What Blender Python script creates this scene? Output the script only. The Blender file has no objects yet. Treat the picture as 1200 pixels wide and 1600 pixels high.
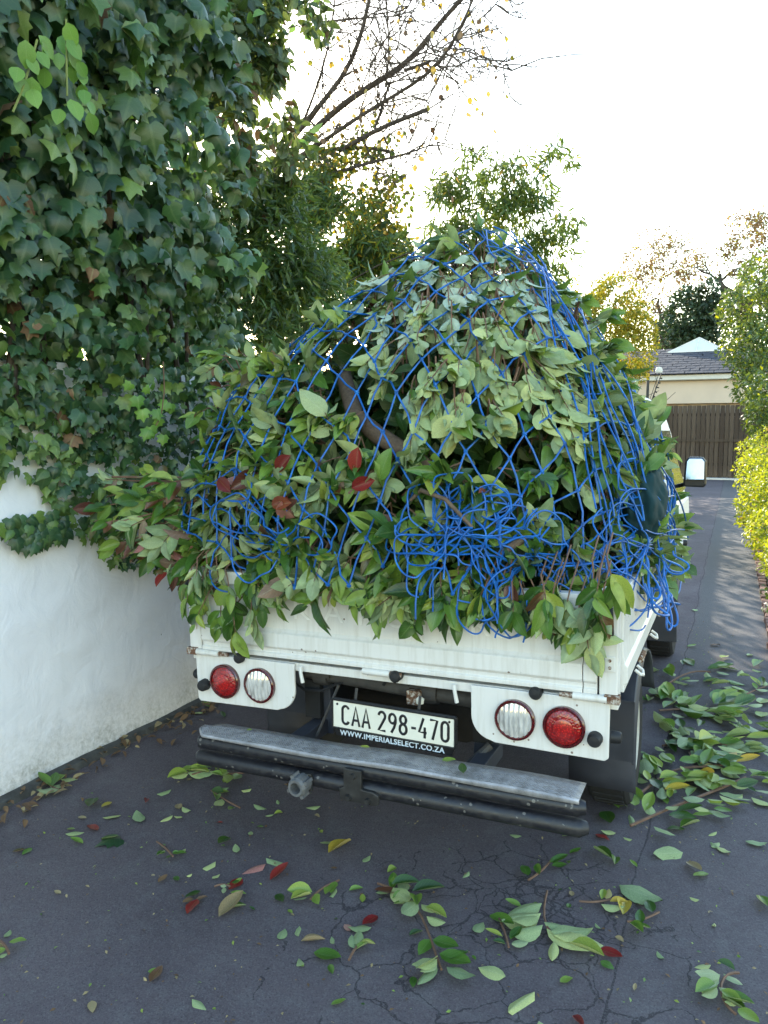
import bpy, bmesh, math, random
import numpy as np
from mathutils import Vector, Matrix, noise as mnoise

random.seed(7); rng = np.random.default_rng(7)
SC = bpy.context.scene
COL = SC.collection
PI = math.pi
R = math.radians

# ------------------------------------------------------------------ camera, sky, sun, exposure
CAM_H, PITCH, YAW, FPX = 1.63, 0.1045, 0.4263, 1200.0
cam_d = bpy.data.cameras.new('camera'); cam = bpy.data.objects.new('camera', cam_d); COL.objects.link(cam)
cam.location = (0, 0, CAM_H); cam.rotation_euler = (PI/2 - PITCH, 0, YAW)
cam_d.sensor_fit = 'VERTICAL'; cam_d.sensor_height = 32; cam_d.lens = 24
cam_d.clip_start = 0.05; cam_d.clip_end = 2000
SC.camera = cam

SUN_EL, SUN_AZ = R(20.6), R(-32.4)          # azimuth from +Y towards +X
w = bpy.data.worlds.new('World'); SC.world = w; w.use_nodes = True
wn = w.node_tree; bg = wn.nodes['Background']
sky = wn.nodes.new('ShaderNodeTexSky'); sky.sky_type = 'NISHITA'; sky.sun_disc = False
sky.sun_elevation = SUN_EL; sky.sun_rotation = SUN_AZ
sky.air_density = 1.6; sky.dust_density = 0.5; sky.ozone_density = 1.5
wn.links.new(sky.outputs[0], bg.inputs[0]); bg.inputs[1].default_value = 0.15
sun_d = bpy.data.lights.new('sun', 'SUN'); sun = bpy.data.objects.new('sun', sun_d); COL.objects.link(sun)
sun_d.energy = 2.6; sun_d.angle = R(0.5); sun_d.color = (1.0, 0.9, 0.74)
sdir = Vector((math.sin(SUN_AZ)*math.cos(SUN_EL), math.cos(SUN_AZ)*math.cos(SUN_EL), math.sin(SUN_EL)))
sun.rotation_euler = sdir.to_track_quat('Z', 'Y').to_euler()
SC.view_settings.view_transform = 'Standard'; SC.view_settings.look = 'None'
SC.view_settings.gamma = 1.0; SC.view_settings.use_curve_mapping = False
SC.view_settings.exposure = 2.3
SC.cycles.max_bounces = 8; SC.cycles.transmission_bounces = 4; SC.cycles.transparent_max_bounces = 8

# ------------------------------------------------------------------ measuring helpers (photo ray -> world point)
_F = np.array([-math.sin(YAW)*math.cos(PITCH), math.cos(YAW)*math.cos(PITCH), -math.sin(PITCH)])
_Rt = np.array([math.cos(YAW), math.sin(YAW), 0.0]); _U = np.cross(_Rt, _F)
CAMP = np.array([0, 0, CAM_H])
def at(px, py, X=None, Y=None, Z=None):
    d = (px-600)/FPX*_Rt - (py-800)/FPX*_U + _F
    if Z is not None: t = (Z-CAM_H)/d[2]
    elif Y is not None: t = Y/d[1]
    else: t = X/d[0]
    return CAMP + t*d
def proj(P):
    q = np.asarray(P, float) - CAMP
    z = q @ _F
    return 600 + FPX*(q @ _Rt)/z, 800 - FPX*(q @ _U)/z

# ------------------------------------------------------------------ node helpers
def nmat(name, rough=0.6, spec=0.5):
    m = bpy.data.materials.new(name); m.use_nodes = True
    nt = m.node_tree; b = nt.nodes['Principled BSDF']
    b.inputs['Roughness'].default_value = rough; b.inputs['Specular IOR Level'].default_value = spec
    return m, nt, b
def N(nt, t, **kw):
    n = nt.nodes.new(t)
    for k, v in kw.items(): setattr(n, k, v)
    return n
def L(nt, a, b): nt.links.new(a, b)
def coords(nt, kind='Object', scale=None):
    o = N(nt, 'ShaderNodeTexCoord').outputs[kind]
    if scale is not None:
        mp = N(nt, 'ShaderNodeMapping'); mp.inputs['Scale'].default_value = scale; L(nt, o, mp.inputs[0]); o = mp.outputs[0]
    return o
def noise(nt, vec, scale, detail=4, rough=0.55, dist=0.0):
    n = N(nt, 'ShaderNodeTexNoise'); n.inputs['Scale'].default_value = scale; n.inputs['Detail'].default_value = detail
    n.inputs['Roughness'].default_value = rough; n.inputs['Distortion'].default_value = dist
    L(nt, vec, n.inputs['Vector']); return n.outputs['Fac']
def ramp(nt, fac, stops, interp='LINEAR'):
    r = N(nt, 'ShaderNodeValToRGB'); r.color_ramp.interpolation = interp
    e = r.color_ramp.elements
    while len(e) < len(stops): e.new(0.5)
    for i, (p, c) in enumerate(stops):
        e[i].position = p
        e[i].color = (c, c, c, 1) if isinstance(c, (int, float)) else (*c, 1)
    L(nt, fac, r.inputs[0]); return r.outputs[0]
def mixc(nt, fac, a, b, mode='MIX'):
    m = N(nt, 'ShaderNodeMix', data_type='RGBA', blend_type=mode)
    for s, v in ((0, fac), (6, a), (7, b)):
        if isinstance(v, (int, float)): m.inputs[s].default_value = v
        elif isinstance(v, tuple): m.inputs[s].default_value = (*v, 1)
        else: L(nt, v, m.inputs[s])
    return m.outputs[2]
def math_(nt, op, a, b=None, c=None, clamp=False):
    m = N(nt, 'ShaderNodeMath', operation=op, use_clamp=clamp)
    for i, v in enumerate((a, b, c)):
        if v is None: continue
        if isinstance(v, (int, float)): m.inputs[i].default_value = v
        else: L(nt, v, m.inputs[i])
    return m.outputs[0]
def bump(nt, bsdf, h, strength=0.3, dist=0.01):
    b = N(nt, 'ShaderNodeBump'); b.inputs['Strength'].default_value = strength; b.inputs['Distance'].default_value = dist
    L(nt, h, b.inputs['Height']); L(nt, b.outputs[0], bsdf.inputs['Normal']); return b

def simple(name, col, rough=0.6, spec=0.5, metal=0.0, var=0.25, vs=30, bmp=0.0, bs=200):
    m, nt, b = nmat(name, rough, spec)
    v = coords(nt); n = noise(nt, v, vs, 5, 0.6)
    c = mixc(nt, ramp(nt, n, [(0.3, 1-var), (0.7, 1+var*0.4)]), (0, 0, 0), col)
    mm = N(nt, 'ShaderNodeMix', data_type='RGBA', blend_type='MULTIPLY'); mm.inputs[0].default_value = 1
    mm.inputs[6].default_value = (*col, 1); L(nt, ramp(nt, n, [(0.3, 1-var), (0.7, 1.0)]), mm.inputs[7])
    L(nt, mm.outputs[2], b.inputs['Base Color']); b.inputs['Metallic'].default_value = metal
    L(nt, ramp(nt, n, [(0.3, max(0.05, rough-0.1)), (0.75, min(1, rough+0.15))]), b.inputs['Roughness'])
    if bmp: bump(nt, b, noise(nt, v, bs, 3), bmp, 0.003)
    return m

M = {}
def leaf_mat(name, front, back, rough=0.4, trans=0.25, tcol=(0.35, 0.5, 0.06), vein=0.35, nveins=9, spec=0.5):
    m, nt, b = nmat(name, rough, spec)
    oi = N(nt, 'ShaderNodeObjectInfo').outputs['Random']
    ta = N(nt, 'ShaderNodeAttribute', attribute_name='tint').outputs['Fac']
    rnd = math_(nt, 'FRACT', math_(nt, 'ADD', oi, ta))
    fr = ramp(nt, rnd, front); bk = ramp(nt, rnd, back)
    geo = N(nt, 'ShaderNodeNewGeometry').outputs['Backfacing']
    uv = N(nt, 'ShaderNodeAttribute', attribute_name='UVMap').outputs['Vector']
    sep = N(nt, 'ShaderNodeSeparateXYZ'); L(nt, uv, sep.inputs[0])
    au = math_(nt, 'ABSOLUTE', math_(nt, 'SUBTRACT', sep.outputs[0], 0.5))
    mid = math_(nt, 'LESS_THAN', au, 0.022)
    sv = math_(nt, 'FRACT', math_(nt, 'MULTIPLY', math_(nt, 'SUBTRACT', sep.outputs[1], math_(nt, 'MULTIPLY', au, 0.55)), nveins))
    side = math_(nt, 'MULTIPLY', math_(nt, 'LESS_THAN', sv, 0.12), 0.45)
    vf = math_(nt, 'MULTIPLY', math_(nt, 'MAXIMUM', mid, side), vein)
    lite = mixc(nt, 0.55, fr, (0.42, 0.5, 0.22))
    fr2 = mixc(nt, vf, fr, lite)
    bk2 = mixc(nt, math_(nt, 'MULTIPLY', vf, 0.8), bk, (0.5, 0.55, 0.36))
    col = mixc(nt, geo, fr2, bk2)
    nz = noise(nt, coords(nt), 35, 3)
    mul = N(nt, 'ShaderNodeMix', data_type='RGBA', blend_type='MULTIPLY'); mul.inputs[0].default_value = 1
    L(nt, col, mul.inputs[6]); L(nt, ramp(nt, nz, [(0.3, 0.72), (0.7, 1.1)]), mul.inputs[7])
    L(nt, mul.outputs[2], b.inputs['Base Color'])
    L(nt, math_(nt, 'ADD', math_(nt, 'MULTIPLY', geo, 0.25), rough), b.inputs['Roughness'])
    bump(nt, b, math_(nt, 'MAXIMUM', mid, side), 0.25, 0.004)
    tr = N(nt, 'ShaderNodeBsdfTranslucent')
    tc = mixc(nt, 0.6, mul.outputs[2], tcol)
    L(nt, tc, tr.inputs[0])
    mx = N(nt, 'ShaderNodeMixShader'); mx.inputs[0].default_value = trans
    L(nt, b.outputs[0], mx.inputs[1]); L(nt, tr.outputs[0], mx.inputs[2])
    L(nt, mx.outputs[0], nt.nodes['Material Output'].inputs[0])
    M[name] = m; return m

# the cut shrub's own leaves: dark gloss above, pale matt grey-green below
leaf_mat('leaf_green', [(0, (0.018, 0.062, 0.012)), (0.35, (0.042, 0.115, 0.018)), (0.7, (0.085, 0.19, 0.026)), (1, (0.15, 0.25, 0.04))],
         [(0, (0.22, 0.30, 0.14)), (0.5, (0.29, 0.36, 0.19)), (1, (0.38, 0.44, 0.20))], 0.3, 0.2)
leaf_mat('leaf_pale', [(0, (0.13, 0.24, 0.035)), (0.5, (0.21, 0.31, 0.05)), (1, (0.32, 0.37, 0.06))],
         [(0, (0.28, 0.38, 0.18)), (0.5, (0.38, 0.46, 0.20)), (1, (0.48, 0.52, 0.20))], 0.42, 0.2)
leaf_mat('leaf_silver', [(0, (0.05, 0.13, 0.03)), (1, (0.12, 0.22, 0.05))], [(0, (0.28, 0.39, 0.29)), (0.5, (0.39, 0.49, 0.38)), (1, (0.47, 0.54, 0.41))], 0.42, 0.15)
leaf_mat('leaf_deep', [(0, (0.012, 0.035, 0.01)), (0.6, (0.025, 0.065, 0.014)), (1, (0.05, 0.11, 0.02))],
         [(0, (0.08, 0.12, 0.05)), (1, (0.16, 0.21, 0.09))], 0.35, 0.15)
leaf_mat('leaf_red', [(0, (0.20, 0.012, 0.016)), (0.5, (0.27, 0.025, 0.02)), (0.8, (0.15, 0.02, 0.02)), (1, (0.3, 0.09, 0.03))],
         [(0, (0.42, 0.16, 0.14)), (1, (0.46, 0.26, 0.2))], 0.35, 0.2, (0.5, 0.05, 0.02))
leaf_mat('leaf_maroon', [(0, (0.09, 0.02, 0.02)), (0.5, (0.13, 0.05, 0.025)), (1, (0.08, 0.08, 0.025))],
         [(0, (0.22, 0.13, 0.09)), (1, (0.26, 0.18, 0.11))], 0.35, 0.15, (0.3, 0.06, 0.02))
leaf_mat('leaf_yellow', [(0, (0.62, 0.33, 0.03)), (0.5, (0.66, 0.42, 0.05)), (1, (0.5, 0.42, 0.06))],
         [(0, (0.5, 0.36, 0.12)), (1, (0.48, 0.42, 0.16))], 0.45, 0.3, (0.7, 0.4, 0.02))
leaf_mat('leaf_tan', [(0, (0.26, 0.19, 0.09)), (1, (0.38, 0.30, 0.15))], [(0, (0.36, 0.29, 0.18)), (1, (0.42, 0.35, 0.2))], 0.6, 0.15, (0.4, 0.25, 0.08))
leaf_mat('leaf_brown', [(0, (0.10, 0.05, 0.025)), (1, (0.2, 0.11, 0.05))], [(0, (0.16, 0.1, 0.05)), (1, (0.22, 0.14, 0.08))], 0.7, 0.1, (0.3, 0.15, 0.05))
leaf_mat('ivy', [(0, (0.014, 0.045, 0.02)), (0.4, (0.030, 0.080, 0.032)), (0.6, (0.055, 0.10, 0.028)), (0.8, (0.04, 0.105, 0.045)), (0.92, (0.085, 0.165, 0.04)), (1, (0.15, 0.23, 0.04))],
         [(0, (0.06, 0.1, 0.05)), (1, (0.12, 0.17, 0.07))], 0.38, 0.18, (0.2, 0.4, 0.05), 0.14, 5)
leaf_mat('ivy_young', [(0, (0.06, 0.12, 0.035)), (0.6, (0.11, 0.19, 0.045)), (1, (0.2, 0.28, 0.06))],
         [(0, (0.12, 0.18, 0.08)), (1, (0.2, 0.26, 0.1))], 0.42, 0.25, (0.3, 0.5, 0.06), 0.3, 5)
leaf_mat('climber', [(0, (0.10, 0.24, 0.04)), (1, (0.2, 0.36, 0.06))], [(0, (0.2, 0.32, 0.12)), (1, (0.3, 0.4, 0.15))], 0.4, 0.3, (0.4, 0.65, 0.08))
leaf_mat('broadleaf', [(0, (0.014, 0.035, 0.016)), (0.6, (0.03, 0.065, 0.025)), (0.9, (0.06, 0.1, 0.03)), (1, (0.16, 0.2, 0.04))],
         [(0, (0.08, 0.11, 0.06)), (1, (0.14, 0.17, 0.08))], 0.35, 0.25, (0.3, 0.4, 0.05))
leaf_mat('fineleaf', [(0, (0.014, 0.04, 0.012)), (0.6, (0.03, 0.075, 0.02)), (0.9, (0.06, 0.12, 0.03)), (1, (0.2, 0.24, 0.03))],
         [(0, (0.03, 0.07, 0.02)), (1, (0.09, 0.13, 0.04))], 0.4, 0.25, (0.3, 0.45, 0.04), 0.1)
leaf_mat('willow', [(0, (0.05, 0.10, 0.02)), (0.6, (0.09, 0.16, 0.025)), (1, (0.16, 0.22, 0.03))],
         [(0, (0.08, 0.13, 0.03)), (1, (0.16, 0.2, 0.05))], 0.45, 0.35, (0.28, 0.34, 0.02), 0.1)
leaf_mat('goldbush', [(0, (0.15, 0.18, 0.015)), (0.5, (0.30, 0.27, 0.018)), (0.85, (0.44, 0.33, 0.02)), (1, (0.42, 0.18, 0.025))],
         [(0, (0.16, 0.19, 0.02)), (1, (0.38, 0.33, 0.03))], 0.55, 0.4, (0.5, 0.4, 0.02), 0.0)
leaf_mat('oakbrown', [(0, (0.12, 0.085, 0.055)), (0.6, (0.19, 0.135, 0.08)), (1, (0.26, 0.19, 0.09))],
         [(0, (0.14, 0.09, 0.05)), (1, (0.28, 0.18, 0.08))], 0.6, 0.4, (0.3, 0.17, 0.05), 0.0)
leaf_mat('darktree', [(0, (0.012, 0.032, 0.014)), (1, (0.03, 0.06, 0.022))], [(0, (0.015, 0.035, 0.015)), (1, (0.035, 0.06, 0.025))], 0.55, 0.15, (0.15, 0.25, 0.05), 0.0)
leaf_mat('hedge', [(0, (0.022, 0.055, 0.01)), (0.5, (0.045, 0.095, 0.015)), (0.85, (0.09, 0.14, 0.02)), (1, (0.2, 0.2, 0.03))],
         [(0, (0.06, 0.11, 0.03)), (1, (0.16, 0.2, 0.05))], 0.45, 0.25, (0.25, 0.32, 0.02), 0.1)
leaf_mat('goldhedge', [(0, (0.20, 0.28, 0.012)), (0.5, (0.34, 0.38, 0.014)), (1, (0.46, 0.42, 0.018))],
         [(0, (0.18, 0.23, 0.02)), (1, (0.32, 0.32, 0.025))], 0.5, 0.45, (0.6, 0.6, 0.015), 0.0)

# paint, plaster, asphalt and the rest
def m_truck():
    m, nt, b = nmat('truck_white', 0.38, 0.5)
    v = coords(nt)
    big = noise(nt, v, 2.2, 5, 0.6); fine = noise(nt, v, 60, 4, 0.7)
    streak = noise(nt, coords(nt, scale=(14, 14, 1.2)), 3.0, 5, 0.65)
    c = mixc(nt, ramp(nt, big, [(0.35, 0.0), (0.75, 0.5)]), (0.71, 0.69, 0.66), (0.62, 0.60, 0.555))
    c = mixc(nt, ramp(nt, streak, [(0.48, 0.0), (0.76, 0.5)]), c, (0.47, 0.43, 0.36))
    vo = N(nt, 'ShaderNodeTexVoronoi'); vo.inputs['Scale'].default_value = 26; L(nt, v, vo.inputs['Vector'])
    msk = math_(nt, 'MULTIPLY', math_(nt, 'LESS_THAN', vo.outputs['Distance'], 0.11), math_(nt, 'GREATER_THAN', noise(nt, v, 5, 3), 0.56))
    c = mixc(nt, math_(nt, 'MULTIPLY', msk, 0.85), c, (0.12, 0.06, 0.03))
    c = mixc(nt, ramp(nt, fine, [(0.66, 0.0), (0.78, 0.5)]), c, (0.3, 0.27, 0.23))
    scr = noise(nt, coords(nt, scale=(2, 2, 60)), 5, 3, 0.5, 0.3)
    c = mixc(nt, math_(nt, 'MULTIPLY', ramp(nt, scr, [(0.70, 0.0), (0.73, 0.5)]), ramp(nt, noise(nt, v, 3.3, 3), [(0.5, 0.0), (0.6, 1.0)])), c, (0.33, 0.30, 0.26))
    L(nt, c, b.inputs['Base Color'])
    L(nt, ramp(nt, big, [(0.3, 0.32), (0.7, 0.55)]), b.inputs['Roughness'])
    bump(nt, b, math_(nt, 'ADD', noise(nt, v, 6, 2), math_(nt, 'MULTIPLY', noise(nt, v, 2.5, 2), 1.5)), 0.22, 0.012)
    return m
M['white'] = m_truck()
def m_ghost():
    m, nt, b = nmat('ghost_letter', 0.5); v = coords(nt)
    L(nt, mixc(nt, ramp(nt, noise(nt, v, 40, 4), [(0.4, 0.0), (0.65, 1.0)]), (0.80, 0.785, 0.75), (0.73, 0.715, 0.67)), b.inputs['Base Color']); return m
M['ghost'] = m_ghost()
def m_rust():
    m, nt, b = nmat('rusty_hinge', 0.8, 0.3); v = coords(nt)
    n = noise(nt, v, 70, 5, 0.7)
    L(nt, ramp(nt, n, [(0.3, (0.05, 0.025, 0.015)), (0.5, (0.16, 0.08, 0.045)), (0.62, (0.5, 0.46, 0.4))]), b.inputs['Base Color']); bump(nt, b, n, 0.4, 0.002); return m
M['rust'] = m_rust()
M['rubber'] = simple('black_rubber', (0.018, 0.018, 0.02), 0.55, 0.4, var=0.3)
M['tyre'] = simple('tyre_rubber', (0.022, 0.022, 0.024), 0.8, 0.3, var=0.3, bmp=0.3)
M['fender'] = simple('fender_plastic', (0.045, 0.048, 0.062), 0.5, 0.5, var=0.35, vs=9)
M['under'] = simple('underbody_dirt', (0.022, 0.021, 0.021), 0.8, 0.3, var=0.5, vs=20, bmp=0.3)
M['under_metal'] = simple('underbody_steel', (0.07, 0.065, 0.062), 0.65, 0.4, var=0.5, vs=25, bmp=0.3)
M['hub'] = simple('wheel_cream', (0.5, 0.48, 0.42), 0.5, var=0.3)
M['chrome'] = simple('mirror_glass', (0.42, 0.47, 0.55), 0.03, 0.5, metal=1.0, var=0.05)
M['glass'] = simple('cab_glass', (0.02, 0.025, 0.03), 0.06, 0.6, var=0.1)
M['plate'] = simple('plate_cream', (0.76, 0.74, 0.64), 0.45, var=0.12, vs=12)
M['plateblack'] = simple('plate_black', (0.012, 0.012, 0.014), 0.35, var=0.2)
M['platewhite'] = simple('plate_letter_white', (0.62, 0.7, 0.78), 0.5, var=0.1)
def m_tube():
    m, nt, b = nmat('bumper_black', 0.38, 0.5); v = coords(nt)
    n = noise(nt, v, 40, 6, 0.75); vo = N(nt, 'ShaderNodeTexVoronoi'); vo.inputs['Scale'].default_value = 38; L(nt, v, vo.inputs['Vector'])
    chip = math_(nt, 'MULTIPLY', math_(nt, 'LESS_THAN', vo.outputs['Distance'], 0.22), math_(nt, 'GREATER_THAN', noise(nt, v, 9, 3), 0.53))
    c = mixc(nt, ramp(nt, n, [(0.45, 0.0), (0.75, 0.6)]), (0.011, 0.011, 0.015), (0.055, 0.052, 0.05))
    L(nt, mixc(nt, math_(nt, 'MULTIPLY', chip, 0.4), c, (0.3, 0.28, 0.25)), b.inputs['Base Color'])
    L(nt, ramp(nt, n, [(0.35, 0.3), (0.7, 0.7)]), b.inputs['Roughness']); return m
M['tube'] = m_tube()
def m_tread():
    m, nt, b = nmat('tread_aluminium', 0.5, 0.5); b.inputs['Metallic'].default_value = 0.25
    v = coords(nt)
    mp = N(nt, 'ShaderNodeMapping'); mp.inputs['Rotation'].default_value = (0, 0, R(45)); L(nt, v, mp.inputs[0])
    ck = N(nt, 'ShaderNodeTexChecker'); ck.inputs['Scale'].default_value = 38; L(nt, mp.outputs[0], ck.inputs[0])
    wv = N(nt, 'ShaderNodeTexWave', bands_direction='X'); wv.inputs['Scale'].default_value = 42; L(nt, mp.outputs[0], wv.inputs[0])
    wy = N(nt, 'ShaderNodeTexWave', bands_direction='Y'); wy.inputs['Scale'].default_value = 42; L(nt, mp.outputs[0], wy.inputs[0])
    gn = N(nt, 'ShaderNodeNewGeometry'); sp_ = N(nt, 'ShaderNodeSeparateXYZ'); L(nt, gn.outputs['True Normal'], sp_.inputs[0])
    top = math_(nt, 'GREATER_THAN', sp_.outputs[2], 0.8)
    h = math_(nt, 'MULTIPLY', mixc(nt, ck.outputs['Fac'], wv.outputs[0], wy.outputs[0]), top)
    n = noise(nt, v, 16, 6, 0.7)
    c = mixc(nt, ramp(nt, n, [(0.35, 0.0), (0.7, 1.0)]), (0.46, 0.45, 0.47), (0.20, 0.195, 0.20))
    c = mixc(nt, math_(nt, 'MULTIPLY', ramp(nt, h, [(0.1, 0.45), (0.6, 0.0)]), top), c, (0.2, 0.195, 0.19))
    L(nt, c, b.inputs['Base Color']); L(nt, ramp(nt, n, [(0.3, 0.42), (0.7, 0.7)]), b.inputs['Roughness'])
    bump(nt, b, h, 0.9, 0.004); return m
M['tread'] = m_tread()
M['grey_plastic'] = simple('grey_plastic', (0.15, 0.15, 0.152), 0.5, var=0.4)
M['old_metal'] = simple('old_galvanised', (0.06, 0.058, 0.056), 0.5, metal=0.5, var=0.5)
def m_lens(name, col, emit_rough=0.12, trans=0.0, facet=True):
    m, nt, b = nmat(name, emit_rough, 0.6); v = coords(nt)
    vo = N(nt, 'ShaderNodeTexVoronoi'); vo.inputs['Scale'].default_value = 130; L(nt, v, vo.inputs['Vector'])
    c = mixc(nt, ramp(nt, vo.outputs['Distance'], [(0.0, 0.0), (0.5, 1.0)]), col, tuple(x*0.35 for x in col))
    L(nt, c, b.inputs['Base Color']); b.inputs['Coat Weight'].default_value = 0.6; b.inputs['Coat Roughness'].default_value = 0.05
    if facet: bump(nt, b, vo.outputs['Distance'], 0.5, 0.004)
    return m
M['lens_red'] = m_lens('lens_red', (0.58, 0.010, 0.010))
M['lens_red_inner'] = m_lens('lens_red_inner', (0.78, 0.02, 0.016), 0.25, facet=False)
M['lens_rim'] = m_lens('lens_rim', (0.16, 0.006, 0.008), 0.2, facet=False)
def m_clear():
    m, nt, b = nmat('lens_clear', 0.12, 0.6); v = coords(nt)
    n = noise(nt, coords(nt, scale=(3, 3, 1)), 24, 3)
    L(nt, ramp(nt, n, [(0.3, (0.42, 0.40, 0.37)), (0.5, (0.66, 0.64, 0.6)), (0.7, (0.82, 0.80, 0.76))]), b.inputs['Base Color'])
    b.inputs['Metallic'].default_value = 0.35; b.inputs['Coat Weight'].default_value = 0.8; b.inputs['Coat Roughness'].default_value = 0.04
    return m
M['lens_clear'] = m_clear()

def m_plaster():
    m, nt, b = nmat('wall_plaster', 0.75, 0.3); v = coords(nt)
    big = noise(nt, v, 1.3, 5, 0.6); fine = noise(nt, v, 45, 5, 0.7)
    streak = noise(nt, coords(nt, scale=(5, 5, 0.5)), 3.0, 4, 0.6)
    c = mixc(nt, ramp(nt, big, [(0.35, 0.0), (0.7, 1.0)]), (0.87, 0.86, 0.89), (0.82, 0.81, 0.845))
    c = mixc(nt, ramp(nt, streak, [(0.55, 0.0), (0.85, 0.25)]), c, (0.62, 0.615, 0.61))
    sep = N(nt, 'ShaderNodeSeparateXYZ'); L(nt, v, sep.inputs[0])
    hgt = math_(nt, 'ADD', sep.outputs[2], math_(nt, 'MULTIPLY', math_(nt, 'SUBTRACT', noise(nt, v, 4, 6, 0.7), 0.5), 0.55))
    splash = ramp(nt, hgt, [(0.0, 0.9), (0.15, 0.45), (0.34, 0.0)])
    c = mixc(nt, math_(nt, 'MULTIPLY', splash, ramp(nt, fine, [(0.35, 0.35), (0.65, 1.0)])), c, (0.33, 0.325, 0.30))
    vo = N(nt, 'ShaderNodeTexVoronoi'); vo.inputs['Scale'].default_value = 5; L(nt, v, vo.inputs['Vector'])
    c = mixc(nt, math_(nt, 'MULTIPLY', math_(nt, 'LESS_THAN', vo.outputs['Distance'], 0.028), 0.7), c, (0.12, 0.11, 0.1))
    L(nt, c, b.inputs['Base Color'])
    h = math_(nt, 'ADD', math_(nt, 'MULTIPLY', noise(nt, v, 6, 5, 0.5, 0.6), 1.0), math_(nt, 'MULTIPLY', fine, math_(nt, 'ADD', 0.1, math_(nt, 'MULTIPLY', splash, 0.5))))
    bump(nt, b, h, 0.5, 0.02); return m
M['plaster'] = m_plaster()
M['footing'] = simple('wall_footing', (0.11, 0.105, 0.095), 0.9, 0.2, var=0.6, vs=14, bmp=0.8, bs=60)
def m_asphalt():
    m, nt, b = nmat('asphalt', 0.85, 0.2); v = coords(nt)
    sep = N(nt, 'ShaderNodeSeparateXYZ'); L(nt, v, sep.inputs[0])
    big = noise(nt, v, 1.1, 5, 0.6); mid = noise(nt, v, 9, 5, 0.7); fine = noise(nt, v, 220, 3, 0.8)
    c = mixc(nt, ramp(nt, big, [(0.3, 0.0), (0.7, 1.0)]), (0.084, 0.067, 0.074), (0.134, 0.110, 0.118))
    c = mixc(nt, ramp(nt, mid, [(0.5, 0.0), (0.8, 0.5)]), c, (0.17, 0.163, 0.165))
    c = mixc(nt, ramp(nt, noise(nt, v, 3.2, 6, 0.75, 0.8), [(0.55, 0.0), (0.72, 0.45)]), c, (0.15, 0.142, 0.14))
    c = mixc(nt, ramp(nt, noise(nt, v, 1.7, 4, 0.6), [(0.6, 0.0), (0.75, 0.5)]), c, (0.035, 0.033, 0.038))
    # concrete-like strip along the right edge of the drive
    wob = math_(nt, 'MULTIPLY', math_(nt, 'SUBTRACT', noise(nt, v, 2.5, 4), 0.5), 0.07)
    xx = math_(nt, 'ADD', sep.outputs[0], wob)
    strip = ramp(nt, math_(nt, 'ADD', xx, 0.26), [(0.0, 0.0), (0.03, 1.0)])
    far = ramp(nt, math_(nt, 'MULTIPLY', sep.outputs[1], 0.1), [(0.35, 0.15), (0.75, 1.0)])
    c = mixc(nt, math_(nt, 'MULTIPLY', math_(nt, 'MULTIPLY', strip, far), 0.85), c, (0.10, 0.098, 0.096))
    seam = math_(nt, 'LESS_THAN', math_(nt, 'ABSOLUTE', math_(nt, 'ADD', xx, 0.26)), 0.0035)
    # shrinkage cracks
    dv = N(nt, 'ShaderNodeVectorMath', operation='ADD'); nv = N(nt, 'ShaderNodeTexNoise'); nv.inputs['Scale'].default_value = 6; nv.inputs['Detail'].default_value = 4
    sc = N(nt, 'ShaderNodeVectorMath', operation='SCALE'); sc.inputs['Scale'].default_value = 0.16
    L(nt, v, nv.inputs['Vector']); L(nt, nv.outputs['Color'], sc.inputs[0]); L(nt, v, dv.inputs[0]); L(nt, sc.outputs[0], dv.inputs[1])
    def cracks(scale, width, cx, cy, rad):
        vo = N(nt, 'ShaderNodeTexVoronoi', feature='DISTANCE_TO_EDGE'); vo.inputs['Scale'].default_value = scale; L(nt, dv.outputs[0], vo.inputs['Vector'])
        ln = math_(nt, 'LESS_THAN', vo.outputs['Distance'], width)
        dx = math_(nt, 'SUBTRACT', sep.outputs[0], cx); dy = math_(nt, 'SUBTRACT', sep.outputs[1], cy)
        dd = math_(nt, 'SQRT', math_(nt, 'ADD', math_(nt, 'MULTIPLY', dx, dx), math_(nt, 'MULTIPLY', dy, dy)))
        dd = math_(nt, 'ADD', dd, math_(nt, 'MULTIPLY', math_(nt, 'SUBTRACT', noise(nt, v, 7, 4), 0.5), rad*1.6))
        return math_(nt, 'MULTIPLY', ln, math_(nt, 'LESS_THAN', dd, rad))
    k1 = cracks(7, 0.022, -0.58, 2.55, 0.36); k2 = cracks(14, 0.05, -0.56, 2.45, 0.17); k3 = cracks(4.2, 0.012, -0.62, 2.15, 0.6)
    kk = math_(nt, 'MAXIMUM', math_(nt, 'MAXIMUM', k1, k2), math_(nt, 'MAXIMUM', k3, seam))
    c = mixc(nt, math_(nt, 'MULTIPLY', kk, 0.6), c, (0.016, 0.014, 0.017))
    c = mixc(nt, ramp(nt, fine, [(0.58, 0.0), (0.72, 0.5)]), c, (0.24, 0.23, 0.23))
    c = mixc(nt, ramp(nt, noise(nt, v, 150, 2, 0.6), [(0.3, 0.5), (0.42, 0.0)]), c, (0.02, 0.019, 0.022))
    st_ = N(nt, 'ShaderNodeTexVoronoi'); st_.inputs['Scale'].default_value = 210; L(nt, v, st_.inputs['Vector'])
    sg = N(nt, 'ShaderNodeSeparateColor'); L(nt, st_.outputs['Color'], sg.inputs[0])
    c = mixc(nt, ramp(nt, sg.outputs[0], [(0.55, 0.0), (1.0, 0.28)]), c, (0.2, 0.19, 0.19)); c = mixc(nt, ramp(nt, sg.outputs[1], [(0.6, 0.0), (1.0, 0.28)]), c, (0.03, 0.028, 0.032))
    L(nt, c, b.inputs['Base Color'])
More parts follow.
